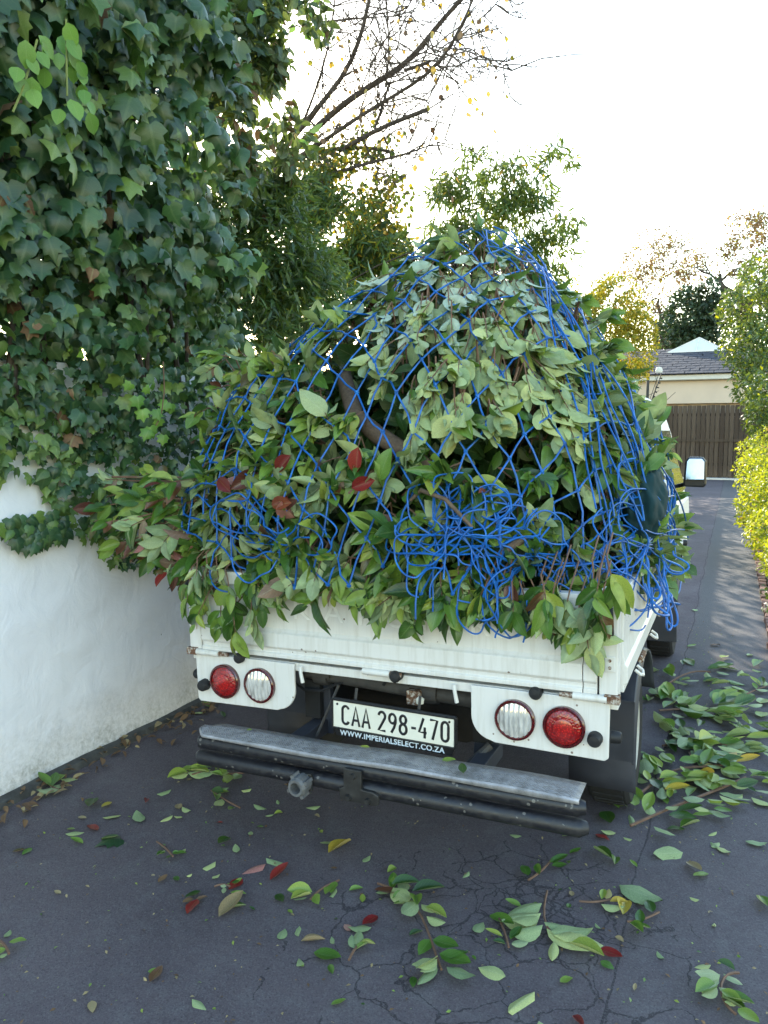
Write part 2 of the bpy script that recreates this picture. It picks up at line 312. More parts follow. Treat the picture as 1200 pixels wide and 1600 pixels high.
    h = math_(nt, 'SUBTRACT', math_(nt, 'ADD', math_(nt, 'MULTIPLY', fine, 0.25), math_(nt, 'MULTIPLY', mid, 0.4)), math_(nt, 'MULTIPLY', kk, 0.8))
    bump(nt, b, h, 0.8, 0.014); return m
M['asphalt'] = m_asphalt()
M['soil'] = simple('bed_soil', (0.06, 0.045, 0.03), 0.95, 0.1, var=0.6, vs=12, bmp=0.9, bs=30)
M['grassland'] = simple('garden_ground', (0.05, 0.065, 0.025), 0.95, 0.1, var=0.5, vs=3, bmp=0.5, bs=20)
M['brick'] = simple('edging_brick', (0.21, 0.12, 0.095), 0.9, 0.2, var=0.5, vs=18, bmp=0.5, bs=90)
M['bark'] = simple('grey_bark', (0.10, 0.078, 0.06), 0.9, 0.2, var=0.6, vs=30, bmp=0.8, bs=90)
M['bark_dark'] = simple('dark_bark', (0.12, 0.095, 0.08), 0.9, 0.2, var=0.5, vs=20, bmp=0.6, bs=60)
M['cutbark'] = simple('cut_branch_bark', (0.17, 0.12, 0.085), 0.85, 0.25, var=0.55, vs=45, bmp=0.6, bs=110)
M['twig'] = simple('reddish_twig', (0.20, 0.115, 0.075), 0.7, 0.3, var=0.4, vs=40)
M['greentwig'] = simple('green_twig', (0.2, 0.24, 0.06), 0.6, 0.3, var=0.3, vs=40)
def m_cord():
    m, nt, b = nmat('blue_cord', 0.38, 0.5); v = coords(nt)
    n = noise(nt, v, 25, 4)
    L(nt, ramp(nt, n, [(0.3, (0.004, 0.065, 0.25)), (0.6, (0.007, 0.125, 0.46)), (0.8, (0.02, 0.2, 0.55))]), b.inputs['Base Color'])
    bump(nt, b, noise(nt, v, 400, 2), 0.35, 0.002); return m
M['cord'] = m_cord()
M['cloth'] = simple('teal_cloth', (0.006, 0.034, 0.040), 0.85, 0.3, var=0.3, vs=12)
M['housewall'] = simple('house_plaster', (0.66, 0.53, 0.41), 0.85, 0.2, var=0.12, vs=1.5)
M['fascia'] = simple('house_fascia', (0.66, 0.63, 0.57), 0.6, 0.3, var=0.1, vs=4)
M['lantern'] = simple('lantern_glazing', (0.62, 0.66, 0.69), 0.35, 0.5, var=0.1, vs=4)
M['post'] = simple('dark_post', (0.03, 0.03, 0.032), 0.6, var=0.2)
def m_board():
    m, nt, b = nmat('gate_timber', 0.8, 0.25)
    oi = N(nt, 'ShaderNodeObjectInfo').outputs['Random']
    g = noise(nt, coords(nt, scale=(12, 12, 0.8)), 3.5, 6, 0.7)
    c = mixc(nt, oi, (0.075, 0.05, 0.035), (0.16, 0.115, 0.08))
    L(nt, mixc(nt, ramp(nt, g, [(0.35, 0.7), (0.7, 0.0)]), c, (0.035, 0.025, 0.018)), b.inputs['Base Color']); return m
M['board'] = m_board()
def m_roof():
    m, nt, b = nmat('roof_tile', 0.85, 0.25); v = coords(nt)
    oi = N(nt, 'ShaderNodeObjectInfo').outputs['Random']
    n = noise(nt, v, 7, 5, 0.7)
    c = mixc(nt, ramp(nt, n, [(0.48, 0.0), (0.68, 0.85)]), (0.030, 0.031, 0.042), (0.095, 0.097, 0.112))
    L(nt, c, b.inputs['Base Color']); bump(nt, b, noise(nt, v, 22, 3), 0.6, 0.02); return m
M['roof'] = m_roof()

# ------------------------------------------------------------------ mesh helpers
class MB:
    def __init__(s): s.v = []; s.f = []
    def add(s, V, Fc):
        o = len(s.v); s.v.extend([tuple(map(float, p)) for p in V]); s.f.extend([tuple(i+o for i in f) for f in Fc]); return s
    def box(s, x0, x1, y0, y1, z0, z1, mat=None):
        V = [Vector(p) for p in ((x0,y0,z0),(x1,y0,z0),(x1,y1,z0),(x0,y1,z0),(x0,y0,z1),(x1,y0,z1),(x1,y1,z1),(x0,y1,z1))]
        if mat is not None: V = [mat @ p for p in V]
        return s.add(V, [(0,3,2,1),(4,5,6,7),(0,1,5,4),(1,2,6,5),(2,3,7,6),(3,0,4,7)])
    def tube(s, pts, rad, n=6, cap=True):
        pts = [Vector(p) for p in pts]
        if isinstance(rad, (int, float)): rad = [rad]*len(pts)
        V = []; Fc = []; prev = None
        for i, p in enumerate(pts):
            t = (pts[min(i+1, len(pts)-1)] - pts[max(i-1, 0)])
            if t.length < 1e-9: t = Vector((0, 0, 1))
            t.normalize()
            if prev is None:
                a = t.orthogonal().normalized()
            else:
                a = prev - t*prev.dot(t)
                a = a.normalized() if a.length > 1e-6 else t.orthogonal().normalized()
            prev = a; b = t.cross(a)
            for k in range(n):
                th = 2*PI*k/n; V.append(p + (a*math.cos(th) + b*math.sin(th))*rad[i])
        for i in range(len(pts)-1):
            for k in range(n):
                Fc.append((i*n+k, i*n+(k+1)%n, (i+1)*n+(k+1)%n, (i+1)*n+k))
        if cap:
            Fc.append(tuple(range(n-1, -1, -1))); Fc.append(tuple(range((len(pts)-1)*n, len(pts)*n)))
        return s.add(V, Fc)
    def lathe(s, prof, n=32, axis='y', c=(0, 0, 0)):
        V = []; Fc = []
        for (r, h) in prof:
            for k in range(n):
                th = 2*PI*k/n; a, b = r*math.cos(th), r*math.sin(th)
                p = {'y': (a, h, b), 'x': (h, a, b), 'z': (a, b, h)}[axis]
                V.append((p[0]+c[0], p[1]+c[1], p[2]+c[2]))
        m = len(prof)
        for i in range(m-1):
            for k in range(n): Fc.append((i*n+k, i*n+(k+1)%n, (i+1)*n+(k+1)%n, (i+1)*n+k))
        Fc.append(tuple(range(n))); Fc.append(tuple(range((m-1)*n, m*n)))
        return s.add(V, Fc)
    def prism(s, poly, h0, h1, axis='x'):
        f = {'x': lambda a, b, h: (h, a, b), 'y': lambda a, b, h: (a, h, b), 'z': lambda a, b, h: (a, b, h)}[axis]
        n = len(poly); V = [f(a, b, h0) for a, b in poly] + [f(a, b, h1) for a, b in poly]
        Fc = [tuple(range(n-1, -1, -1)), tuple(range(n, 2*n))] + [(i, (i+1)%n, n+(i+1)%n, n+i) for i in range(n)]
        return s.add(V, Fc)
    def build(s, name, mat, parent=None, smooth=False, bevel=0.0, loc=None, subd=0):
        me = bpy.data.meshes.new(name); me.from_pydata(s.v, [], s.f)
        bm = bmesh.new(); bm.from_mesh(me); bmesh.ops.recalc_face_normals(bm, faces=bm.faces); bm.to_mesh(me); bm.free()
        if mat is not None: me.materials.append(M[mat] if isinstance(mat, str) else mat)
        if smooth:
            me.polygons.foreach_set('use_smooth', [True]*len(me.polygons)); me.set_sharp_from_angle(angle=R(38))
        o = bpy.data.objects.new(name, me); COL.objects.link(o)
        if parent is not None: o.parent = parent
        if loc is not None: o.location = loc
        if bevel:
            md = o.modifiers.new('bevel', 'BEVEL'); md.width = bevel; md.segments = 2; md.limit_method = 'ANGLE'; md.angle_limit = R(40)
            md.harden_normals = False
        return o
def tag(o, label=None, cat=None, group=None, kind=None):
    if label: o['label'] = label
    if cat: o['category'] = cat
    if group: o['group'] = group
    if kind: o['kind'] = kind
    return o
def thing(name, label, cat, loc=(0, 0, 0), group=None):
    o = bpy.data.objects.new(name, None); COL.objects.link(o); o.location = loc; o.empty_display_size = 0.1
    return tag(o, label, cat, group)
def text_obj(txt, name, mat, size, parent, loc, depth=0.001, sx=1.0, off=0.0, space=1.0):
    cu = bpy.data.curves.new(name, 'FONT'); cu.body = txt; cu.size = size; cu.extrude = depth; cu.align_x = 'CENTER'; cu.align_y = 'CENTER'
    cu.offset = off; cu.space_character = space; cu.resolution_u = 4
    t = bpy.data.objects.new(name, cu); COL.objects.link(t)
    bpy.context.view_layer.update()
    me = bpy.data.meshes.new_from_object(t.evaluated_get(bpy.context.evaluated_depsgraph_get()))
    bpy.data.objects.remove(t)
    me.materials.clear(); me.materials.append(M[mat])
    o = bpy.data.objects.new(name, me); COL.objects.link(o); o.parent = parent
    o.rotation_euler = (PI/2, 0, 0); o.location = loc; o.scale = (sx, 1, 1); return o

# ------------------------------------------------------------------ leaves
def leaf_np(wid=0.5, fold=0.3, curl=0.25, rows=6, cols=4, tip=0.85, wave=0.0, ph=0.0, twist=0.0):
    V = []; UV = []; Fc = []
    for i in range(rows+1):
        v = i/rows
        ww = wid*0.5*max(0.03, (math.sin(PI*min(1, v**tip)))**0.75) if 0 < i < rows else wid*0.012
        for j in range(cols+1):
            u = j/cols*2-1
            x = u*ww; z = fold*abs(x) - curl*v*v + wave*math.sin(v*9+ph)*abs(u)*wid + twist*x*v
            V.append((x, v, z)); UV.append((u*0.5+0.5, v))
    for i in range(rows):
        for j in range(cols):
            a = i*(cols+1)+j; Fc.append((a, a+1, a+cols+2, a+cols+1))
    return np.array(V), np.array(Fc), np.array(UV)
def poly_leaf(outline, cup=0.15):
    # fan from a point on the midrib
    c = (0, 0.35, cup*0.2); V = [c]; UV = [(0.5, 0.35)]
    for x, y in outline:
        V.append((x, y, -cup*(x*x*1.6 + (y-0.35)**2))); UV.append((0.5+x*0.5, y))
    n = len(outline); Fc = [(0, 1+i, 1+(i+1) % n) for i in range(n)]
    return np.array(V, float), np.array(Fc), np.array(UV, float)
IVY_H = [(0.0, 0.0), (0.2, -0.12), (0.38, -0.02), (0.56, 0.22), (0.36, 0.36), (0.40, 0.62), (0.2, 0.62)]
IVY_O = IVY_H + [(0.0, 1.0)] + [(-x, y) for x, y in IVY_H[:0:-1]]
IVY_O2 = [(0, 0), (0.25, -0.1), (0.5, 0.1), (0.36, 0.42), (0.2, 0.66), (0, 1.0), (-0.18, 0.7), (-0.4, 0.4), (-0.46, 0.08), (-0.24, -0.1)]
IVY_O3 = [(0, 0), (0.22, -0.14), (0.34, 0.0), (0.62, 0.12), (0.42, 0.36), (0.5, 0.66), (0.2, 0.66), (0, 0.96), (-0.2, 0.62), (-0.44, 0.58), (-0.36, 0.34), (-0.58, 0.2), (-0.36, -0.04), (-0.2, -0.12)]
SHAPES = {
    'a': leaf_np(0.52, 0.35, 0.22), 'b': leaf_np(0.46, 0.55, 0.35, wave=0.04), 'c': leaf_np(0.56, 0.2, 0.12, wave=0.06, ph=1.5),
    'd': leaf_np(0.5, 0.8, 0.15, twist=0.5), 'e': leaf_np(0.44, 0.3, 0.5, wave=0.05, ph=3, twist=-0.5),
    'f': leaf_np(0.42, 0.7, 0.75, wave=0.08, ph=0.7, twist=0.8), 'h': leaf_np(0.6, 0.15, -0.25, wave=0.09, ph=2.2, twist=-0.7), 'm': leaf_np(0.38, 1.1, 0.3, wave=0.05, twist=1.0),
    'lo': leaf_np(0.5, 0.4, 0.25, 4, 2), 'narrow': leaf_np(0.2, 0.3, 0.3, 3, 2, 0.8), 'round': leaf_np(0.75, 0.2, 0.15, 5, 2, 0.9),
    'far': leaf_np(0.55, 0.3, 0.2, 2, 2), 'needle': leaf_np(0.16, 0.2, 0.25, 2, 2),
    'ivy1': poly_leaf(IVY_O, 0.3), 'ivy2': poly_leaf(IVY_O2, 0.55), 'ivy3': poly_leaf(IVY_O3, 0.42), 'ivy4': poly_leaf(IVY_O3, -0.35),
}
_leaf_cache = {}
def leaf_mesh(shape, mat):
    k = (shape, mat)
    if k not in _leaf_cache:
        V, Fc, UV = SHAPES[shape]
        me = bpy.data.meshes.new('leaf'); me.from_pydata(V.tolist(), [], Fc.tolist())
        uvl = me.uv_layers.new(name='UVMap'); li = np.empty(len(me.loops), np.int32); me.loops.foreach_get('vertex_index', li)
        uvl.data.foreach_set('uv', UV[li].astype(np.float32).ravel())
        me.polygons.foreach_set('use_smooth', [True]*len(me.polygons))
        me.materials.append(M[mat]); _leaf_cache[k] = me
    return _leaf_cache[k]
def frame(axis, nrm):
    a = np.asarray(axis, float); a = a/np.linalg.norm(a)
    n = np.asarray(nrm, float); n = n - a*(n @ a); l = np.linalg.norm(n)
    if l < 1e-5: n = np.cross(a, [0.3, 0.9, 0.2]); l = np.linalg.norm(n)
    n = n/l; return np.stack([np.cross(a, n), a, n], 1)      # columns x,y,z
class Leaf:
    __slots__ = ('p', 'Rm', 's', 'shape', 'mat', 'score')
    def __init__(s, p, axis, nrm, size, shape, mat, score=0.0):
        s.p = np.asarray(p, float); s.Rm = frame(axis, nrm); s.s = size; s.shape = shape; s.mat = mat; s.score = score
def leaf_obj(lf, parent=None, name='leaf'):
    o = bpy.data.objects.new(name, leaf_mesh(lf.shape, lf.mat)); COL.objects.link(o)
    m = Matrix([list(lf.Rm[i]*lf.s) + [lf.p[i]] for i in range(3)] + [[0, 0, 0, 1]])
    if parent is not None:
        o.parent = parent; m = Matrix.Translation(-Vector(parent.location)) @ m
    o.matrix_basis = m; return o
def leaf_batch(leaves, name, parent=None, kind='stuff'):
    """every leaf of the list as real geometry in one mesh, one slot for each material"""
    mats = sorted({l.mat for l in leaves}); Vs = []; Ls = []; Ns = []; UVs = []; T = []; MI = []; off = 0
    base = np.array(parent.location) if parent is not None else np.zeros(3)
    groups = {}
    for l in leaves: groups.setdefault((l.shape, l.mat), []).append(l)
    for (sh, mt), ls in groups.items():
        V, Fc, UV = SHAPES[sh]
        P = np.array([l.p for l in ls]) - base; RR = np.array([l.Rm*l.s for l in ls])
        W = np.einsum('kij,nj->kni', RR, V) + P[:, None, :]
        k, n = len(ls), len(V)
        idx = (Fc[None] + (np.arange(k)*n)[:, None, None] + off); off += k*n
        Vs.append(W.reshape(-1, 3)); Ls.append(idx.reshape(-1)); Ns.append(np.full(k*len(Fc), Fc.shape[1]))
        UVs.append(np.tile(UV[Fc.reshape(-1)], (k, 1))); T.append(np.repeat(rng.random(k), len(Fc))); MI.append(np.full(k*len(Fc), mats.index(mt)))
    V = np.concatenate(Vs).astype(np.float32); Li = np.concatenate(Ls).astype(np.int32); Nn = np.concatenate(Ns).astype(np.int32)
    me = bpy.data.meshes.new(name); me.vertices.add(len(V)); me.vertices.foreach_set('co', V.ravel())
    me.loops.add(len(Li)); me.loops.foreach_set('vertex_index', Li)
    me.polygons.add(len(Nn)); me.polygons.foreach_set('loop_start', np.concatenate([[0], np.cumsum(Nn)[:-1]]).astype(np.int32))
    me.polygons.foreach_set('material_index', np.concatenate(MI).astype(np.int32))
    me.polygons.foreach_set('use_smooth', np.ones(len(Nn), bool))
    uvl = me.uv_layers.new(name='UVMap'); uvl.data.foreach_set('uv', np.concatenate(UVs).astype(np.float32).ravel())
    at_ = me.attributes.new('tint', 'FLOAT', 'FACE'); at_.data.foreach_set('value', np.concatenate(T).astype(np.float32))
    for mt in mats: me.materials.append(M[mt])
    me.update(calc_edges=True); me.validate()
    o = bpy.data.objects.new(name, me); COL.objects.link(o)
    if parent is not None: o.parent = parent
    if kind: o['kind'] = kind
    return o
def unit(v): v = np.asarray(v, float); return v/(np.linalg.norm(v)+1e-12)
def rv(s=1.0): return rng.normal(0, s, 3)
def pick(opts):  # [(weight, value)]
    t = rng.random()*sum(o[0] for o in opts)
    for wgt, v in opts:
        t -= wgt
        if t <= 0: return v
    return opts[-1][1]
def sprig(p, d, n, length, nleaf, size, mats, shapes='abcde', droop=0.25, spread=0.95, score=0.0, jit=0.35):
    """a twig with opposite leaves and a rosette at its tip; returns leaves and the twig's path"""
    p = np.asarray(p, float); d = unit(d); n = unit(n); out = []
    path = [p]; cur = p.copy(); dd = d.copy(); k = 4
    for i in range(k):
        dd = unit(dd + rv(0.08) + np.array([0, 0, -droop*0.15])); cur = cur + dd*length/k; path.append(cur.copy())
    pairs = max(1, nleaf//2)
    for i in range(nleaf):
        tt = 0.35 + 0.65*((i//2)+0.5)/pairs
        f = tt*k; j = min(k-1, int(f)); q = path[j] + (path[j+1]-path[j])*(f-j)
        sd = np.cross(n, dd)*(1 if i % 2 else -1)
        if (i//2) % 2: sd = unit(sd*0.6 + n*0.5)
        open_ = spread*(1.15-0.6*tt) + rng.normal(0, 0.15)
        ax = unit(dd*math.cos(open_) + sd*math.sin(open_) + rv(jit*0.4) + np.array([0, 0, -droop*0.5]))
        nn = unit(n + rv(jit) + dd*-0.15)
        s = size*rng.uniform(0.5, 1.18)*(0.75 if tt > 0.9 else 1.0)
        out.append(Leaf(q, ax, nn, s, shapes[rng.integers(len(shapes))], pick(mats), score + rng.random()*0.3))
    return out, path

# ================================================================== THE SETTING
g = MB(); g.add([(-300, -100, -0.012), (300, -100, -0.012), (300, 500, -0.012), (-300, 500, -0.012)], [(0, 1, 2, 3)])
tag(g.build('ground', 'grassland'), kind='structure')
g = MB(); nx, ny = 24, 150
X = np.linspace(-2.95, 0.31, nx); Y = np.concatenate([np.linspace(-4, 8, 100), np.linspace(8.4, 28.55, ny-100)])
V = [(x, y, 0.006*mnoise.noise(Vector((x*1.3, y*1.3, 0))) + 0.002*mnoise.noise(Vector((x*6, y*6, 3)))) for y in Y for x in X]
Fq = [(j*nx+i, j*nx+i+1, (j+1)*nx+i+1, (j+1)*nx+i) for j in range(ny-1) for i in range(nx-1)]
g.add(V, Fq); tag(g.build('driveway', 'asphalt', smooth=True), kind='structure')
g = MB(); nx, ny = 18, 60; X = np.linspace(0.385, 5, nx); Y = np.linspace(-4, 28, ny)
V = [(x, y, 0.02 + 0.03*mnoise.noise(Vector((x*3, y*3, 7)))) for y in Y for x in X]
g.add(V, [(j*nx+i, j*nx+i+1, (j+1)*nx+i+1, (j+1)*nx+i) for j in range(ny-1) for i in range(nx-1)])
tag(g.build('planting_bed', 'soil', smooth=True), kind='structure')

# brick edging on the right of the drive
ed = thing('brick_edging', 'row of weathered red bricks edging the planting bed right of the driveway', 'edging', (0.345, 5.2, 0))
bk = MB(); bk.box(-0.036, 0.036, 0, 0.098, -0.06, 0.035); bmesh_brick = bk.build('brick', 'brick', ed, bevel=0.006)
for i in range(1, 80):
    o = bmesh_brick.copy(); COL.objects.link(o); o.parent = ed
    o.location = (rng.normal(0, 0.006), i*0.111, rng.normal(0, 0.006)); o.rotation_euler = (rng.normal(0, 0.03), rng.normal(0, 0.05), rng.normal(0, 0.05))

# white garden wall
WX = -2.88
wl = thing('garden_wall', 'white plastered garden wall running along the left of the driveway', 'wall', (WX, 6, 0))
g = MB(); ny, nz = 230, 44; Y = np.linspace(-3-6, 20-6, ny); Z = np.linspace(-0.05, 1.95, nz)
def wallx(y, z):
    yy = y+6
    return 0.018*mnoise.noise(Vector((yy*1.1, z*1.1, 0))) + 0.007*mnoise.noise(Vector((yy*5, z*5, 4))) + 0.004*mnoise.noise(Vector((yy*14, z*14, 9))) + (0.02*(0.12-z)/0.12*(0.6+mnoise.noise(Vector((yy*5, 0, 0)))) if z < 0.12 else 0)
V = [(wallx(y, z), y, z) for z in Z for y in Y]; n = len(V)
V += [(-0.22, y, z) for z in Z for y in Y]
Fq = [(j*ny+i, j*ny+i+1, (j+1)*ny+i+1, (j+1)*ny+i) for j in range(nz-1) for i in range(ny-1)]
Fq += [(n+a, n+d, n+c, n+b) for a, b, c, d in Fq]
Fq += [((nz-1)*ny+i, (nz-1)*ny+i+1, n+(nz-1)*ny+i+1, n+(nz-1)*ny+i) for i in range(ny-1)]
Fq += [(j*ny, (j+1)*ny, n+(j+1)*ny, n+j*ny) for j in range(nz-1)]
Fq += [(j*ny+ny-1, n+j*ny+ny-1, n+(j+1)*ny+ny-1, (j+1)*ny+ny-1) for j in range(nz-1)]
g.add(V, Fq); g.build('plaster_face', 'plaster', wl, smooth=True)
g = MB(); ny = 160; Y = np.linspace(-9, 14, ny); V = []
for y in Y:
    wd = 0.075 + 0.03*mnoise.noise(Vector((y*2.3, 1, 0))) + 0.015*mnoise.noise(Vector((y*9, 1, 0))); h = 0.03 + 0.012*mnoise.noise(Vector((y*5, 3, 0)))
    V += [(-0.05, y, h+0.012), (wd*0.7, y, h), (wd, y, -0.02)]
g.add(V, [(j*3+i, j*3+i+1, j*3+i+4, j*3+i+3) for j in range(ny-1) for i in range(2)]); g.build('footing', 'footing', wl, smooth=True)

# house and gate at the end of the drive
HY = 28.9
hs = thing('house', 'cream house with grey tiled roof and white roof lantern behind the driveway gate', 'house', (-1.2, HY, 0))
g = MB(); g.box(-8, 5, 0.25, 9, 0, 3.38); g.build('wall', 'housewall', hs)
g = MB(); g.box(-8, 5, 0.0, 0.25, 2.60, 3.38); g.build('lintel_wall', 'housewall', hs)
g = MB(); g.box(-8.2, 5.2, -0.22, -0.1, 3.40, 3.60); g.build('fascia', 'fascia', hs, bevel=0.02)
g = MB(); g.box(-8.2, 5.2, -0.1, 0.24, 3.385, 3.42); g.build('soffit', 'fascia', hs)
rf = MB(); rf.add([(-8.3, -0.3, 3.58), (5.3, -0.3, 3.58), (5.3, 3.6, 4.80), (-8.3, 3.6, 4.80), (-8.3, 9.2, 3.4), (5.3, 9.2, 3.4)], [(0, 1, 2, 3), (3, 2, 5, 4)])
roof = rf.build('roof', 'roof', hs); sl = 1.22/3.9
tl = MB(); tl.box(-0.15, 0.15, 0, 0.40, 0, 0.022); t0 = None
for r_ in range(11):
    for c_ in range(-13, 9):
        xx = c_*0.31 + (0.155 if r_ % 2 else 0)
        if not (-2.6 < xx < 1.9): continue
        if t0 is None: o = tl.build('roof_tile', 'roof', roof); t0 = o
        else: o = t0.copy(); COL.objects.link(o); o.parent = roof
        o.location = (xx + rng.normal(0, 0.008), -0.33 + r_*0.355, 3.585 + r_*0.355*sl + 0.012); o.rotation_euler = (math.atan(sl) - 0.02, rng.normal(0, 0.02), rng.normal(0, 0.015))
# glazed roof lantern on the ridge: low pyramid with white ribs
A = (-0.2, 3.6, 5.22); base = [(-1.27, 2.95, 4.64), (0.75, 2.95, 4.64), (0.75, 4.3, 4.64), (-1.27, 4.3, 4.64)]
ln = MB(); ln.add(base + [A], [(0, 1, 4), (1, 2, 4), (2, 3, 4), (3, 0, 4), (3, 2, 1, 0)]); lo = ln.build('roof_lantern', 'lantern', hs)
for bp in base:
    rb = MB(); rb.tube([bp, A], 0.035, 5); rb.build('lantern_rib', 'fascia', lo)
for i in range(4):
    rb = MB(); rb.tube([base[i], base[(i+1) % 4]], 0.05, 5); rb.build('lantern_rib', 'fascia', lo)
rb = MB(); rb.tube([((base[0][0]+base[1][0])/2, 2.93, 4.65), A], 0.03, 5); rb.build('lantern_rib', 'fascia', lo)

gt = thing('driveway_gate', 'dark weathered timber plank gate closing the end of the driveway', 'gate', (-1.2, HY-0.12, 0))
bd = MB(); bd.box(-0.066, 0.066, -0.02, 0.02, 0.06, 2.52); b0 = bd.build('board', 'board', gt, bevel=0.006)
for i in range(0, 38):
    o = b0 if i == 0 else b0.copy()
    if i: COL.objects.link(o); o.parent = gt
    o.location = (-3.4 + i*0.15, 0.012 if i % 2 else -0.012, rng.normal(0, 0.008))
for z in (0.5, 1.32, 2.2):
    r_ = MB(); r_.box(-3.5, 2.3, 0.035, 0.085, z-0.05, z+0.05); r_.build('rail', 'board', gt)
mr = MB(); mr.box(-3.48, 2.28, -0.055, -0.035, 1.28, 1.37); mr.build('cover_strip', 'board', gt)
for x in (-3.55, 0.25-1.5, 2.35):
    p_ = MB(); p_.box(x-0.08, x+0.08, -0.06, 0.06, 0, 2.58); p_.build('gate_post', 'board', gt, bevel=0.01)
g = MB(); g.box(-3.7, 2.5, -0.45, 0.3, 0.0, 0.05); g.build('threshold', 'fascia', gt)

# electric-fence post standing on the side wall end, left of the gate
fp = thing('fence_post', 'thin dark electric fence post with slanted insulator arm beside the house', 'post', (-2.72, 27.4, 0))
a_ = MB(); a_.tube([(0, 0, 0), (0, 0, 3.75)], 0.045, 8); a_.build('pole', 'post', fp)
a_ = MB(); a_.tube([(0.1, 0, 2.55), (0.42, 0, 3.55)], 0.018, 6); a_.build('bracket_arm', 'post', fp)
for i in range(6):
    a_ = MB(); p0 = Vector((0.13+0.05*i, 0, 2.65+0.15*i)); a_.tube([p0, p0+Vector((0.07, 0, -0.02))], 0.025, 6); a_.build('insulator', 'post', fp)
a_ = MB(); a_.lathe([(0.0, 0), (0.1, 0.02), (0.12, 0.1), (0.08, 0.2), (0, 0.22)], 12, 'z', (0.34, 0, 3.55)); a_.build('lamp_globe', 'fascia', fp, smooth=True)
a_ = MB(); a_.tube([(0.05, 0, 2.6), (0.34, 0, 3.56)], 0.01, 5); a_.build('stay', 'post', fp)
a_ = MB(); a_.tube([(-0.38, 0, 0), (-0.38, 0, 3.4)], 0.02, 6); a_.build('rod', 'post', fp)

# ================================================================== THE TRUCK
TX, TY, ROLL = -1.154, 2.524, -0.023
tk = thing('pickup_truck', 'white drop side pickup truck loaded with cut branches, seen from behind', 'truck', (TX, TY, 0))
tk.rotation_euler = (0, ROLL, 0)
HW = 0.824
# tailgate, pressed profile extruded across
prof = [(0.034, 1.085), (-0.012, 1.085), (-0.014, 1.072), (-0.012, 1.035), (0.0, 1.026), (0.002, 0.868), (-0.006, 0.856), (-0.014, 0.85), (-0.016, 0.797), (-0.006, 0.786), (-0.004, 0.772), (-0.012, 0.768), (-0.012, 0.752), (0.034, 0.752)]
g = MB(); g.prism(prof, -0.796, 0.750, 'x'); tg = g.build('tailgate', 'white', tk, bevel=0.003)
g = MB(); g.prism([(y+0.0008, z) for y, z in prof], 0.7525, 0.797, 'x'); g.build('tailgate_end_cap', 'white', tk, bevel=0.003)
text_obj('KIA MOTORS', 'faded_lettering', 'ghost', 0.105, tg, (0.07, -0.0004, 0.945), 0.0006, 1.25, 0.0, 1.15)
for sx in (-1, 1):
    g = MB(); x0, x1 = (0.803, 0.862); a, b_ = (x0, x1) if sx > 0 else (-x1, -x0)
    g.prism([(a, 0.735), (b_, 0.735), (b_, 1.055), (b_ - (0.018 if sx > 0 else 0), 1.10), (a + (0.018 if sx < 0 else 0), 1.10), (a, 1.055)], -0.006, 0.07, 'y'); post = g.build('corner_post', 'white', tk, bevel=0.004)
    # gate latch: black strap handle and rusty keeper
    lx = 0.838*sx
    g = MB(); g.tube([(lx, -0.012, 1.045), (lx+0.004*sx, -0.032, 1.03), (lx+0.006*sx, -0.03, 0.96), (lx+0.002*sx, -0.012, 0.935)], [0.008, 0.009, 0.009, 0.006], 8); g.build('latch_strap', 'rubber', post, smooth=True)
    g = MB(); g.box(lx-0.028*sx-0.012, lx-0.028*sx+0.016, -0.022, -0.0065, 1.02, 1.075); g.build('latch_keeper', 'rust', post, bevel=0.003)
    g = MB(); g.box(lx-0.016, lx+0.016, -0.0135, -0.0065, 0.835, 0.885); g.build('striker_plate', 'white', post, bevel=0.002)
    for dz in (0.848, 0.872):
        g = MB(); g.lathe([(0.0055, -0.0175), (0.0055, -0.0137)], 10, 'y', (lx, 0, dz)); g.build('bolt', 'rust', post)
# dropsides
for sx in (-1, 1):
    sp = [(0.835, 1.088), (0.875, 1.088), (0.878, 1.07), (0.872, 1.03), (0.868, 0.90), (0.874, 0.84), (0.884, 0.83), (0.884, 0.775), (0.872, 0.765), (0.872, 0.742), (0.835, 0.742)]
    sp = [(x*sx, z) for x, z in sp]
    g = MB(); g.prism(sp, 0.073, 2.56, 'y'); sd = g.build('side_panel', 'white', tk, bevel=0.003)
    for yy in (0.35, 0.9, 1.5, 2.1, 2.45):
        g = MB(); g.tube([(0.88*sx, yy-0.03, 0.75), (0.90*sx, yy-0.03, 0.735), (0.905*sx, yy, 0.725), (0.90*sx, yy+0.03, 0.735), (0.88*sx, yy+0.03, 0.75)], 0.006, 6); g.build('rope_hook', 'white', sd, smooth=True)
    for yy in (0.5, 1.3, 2.2):
        g = MB(); g.tube([(0.885*sx, yy-0.05, 0.752), (0.885*sx, yy+0.05, 0.752)], 0.012, 8); g.build('side_hinge', 'rust', sd, smooth=True)
# bed sill, floor and crossmembers
g = MB(); g.box(-0.862, 0.862, 0.012, 0.075, 0.700, 0.7335); g.build('rear_sill', 'white', tk, bevel=0.004)
g = MB(); g.box(-0.834, 0.834, 0.076, 2.6, 0.705, 0.745); g.build('bed_floor', 'white', tk)
g = MB(); g.box(-0.86, 0.86, 2.562, 2.60, 0.74, 1.25); g.build('headboard', 'white', tk, bevel=0.004)
for yy in (0.3, 0.8, 1.3, 1.8, 2.3):
    g = MB(); g.box(-0.8, 0.8, yy-0.03, yy+0.03, 0.63, 0.7045); g.build('crossmember', 'under', tk)
for x in (-0.36, 0.36):
    g = MB(); g.box(x-0.035, x+0.035, 0.13, 4.1, 0.47, 0.629); g.build('chassis_rail', 'under', tk)
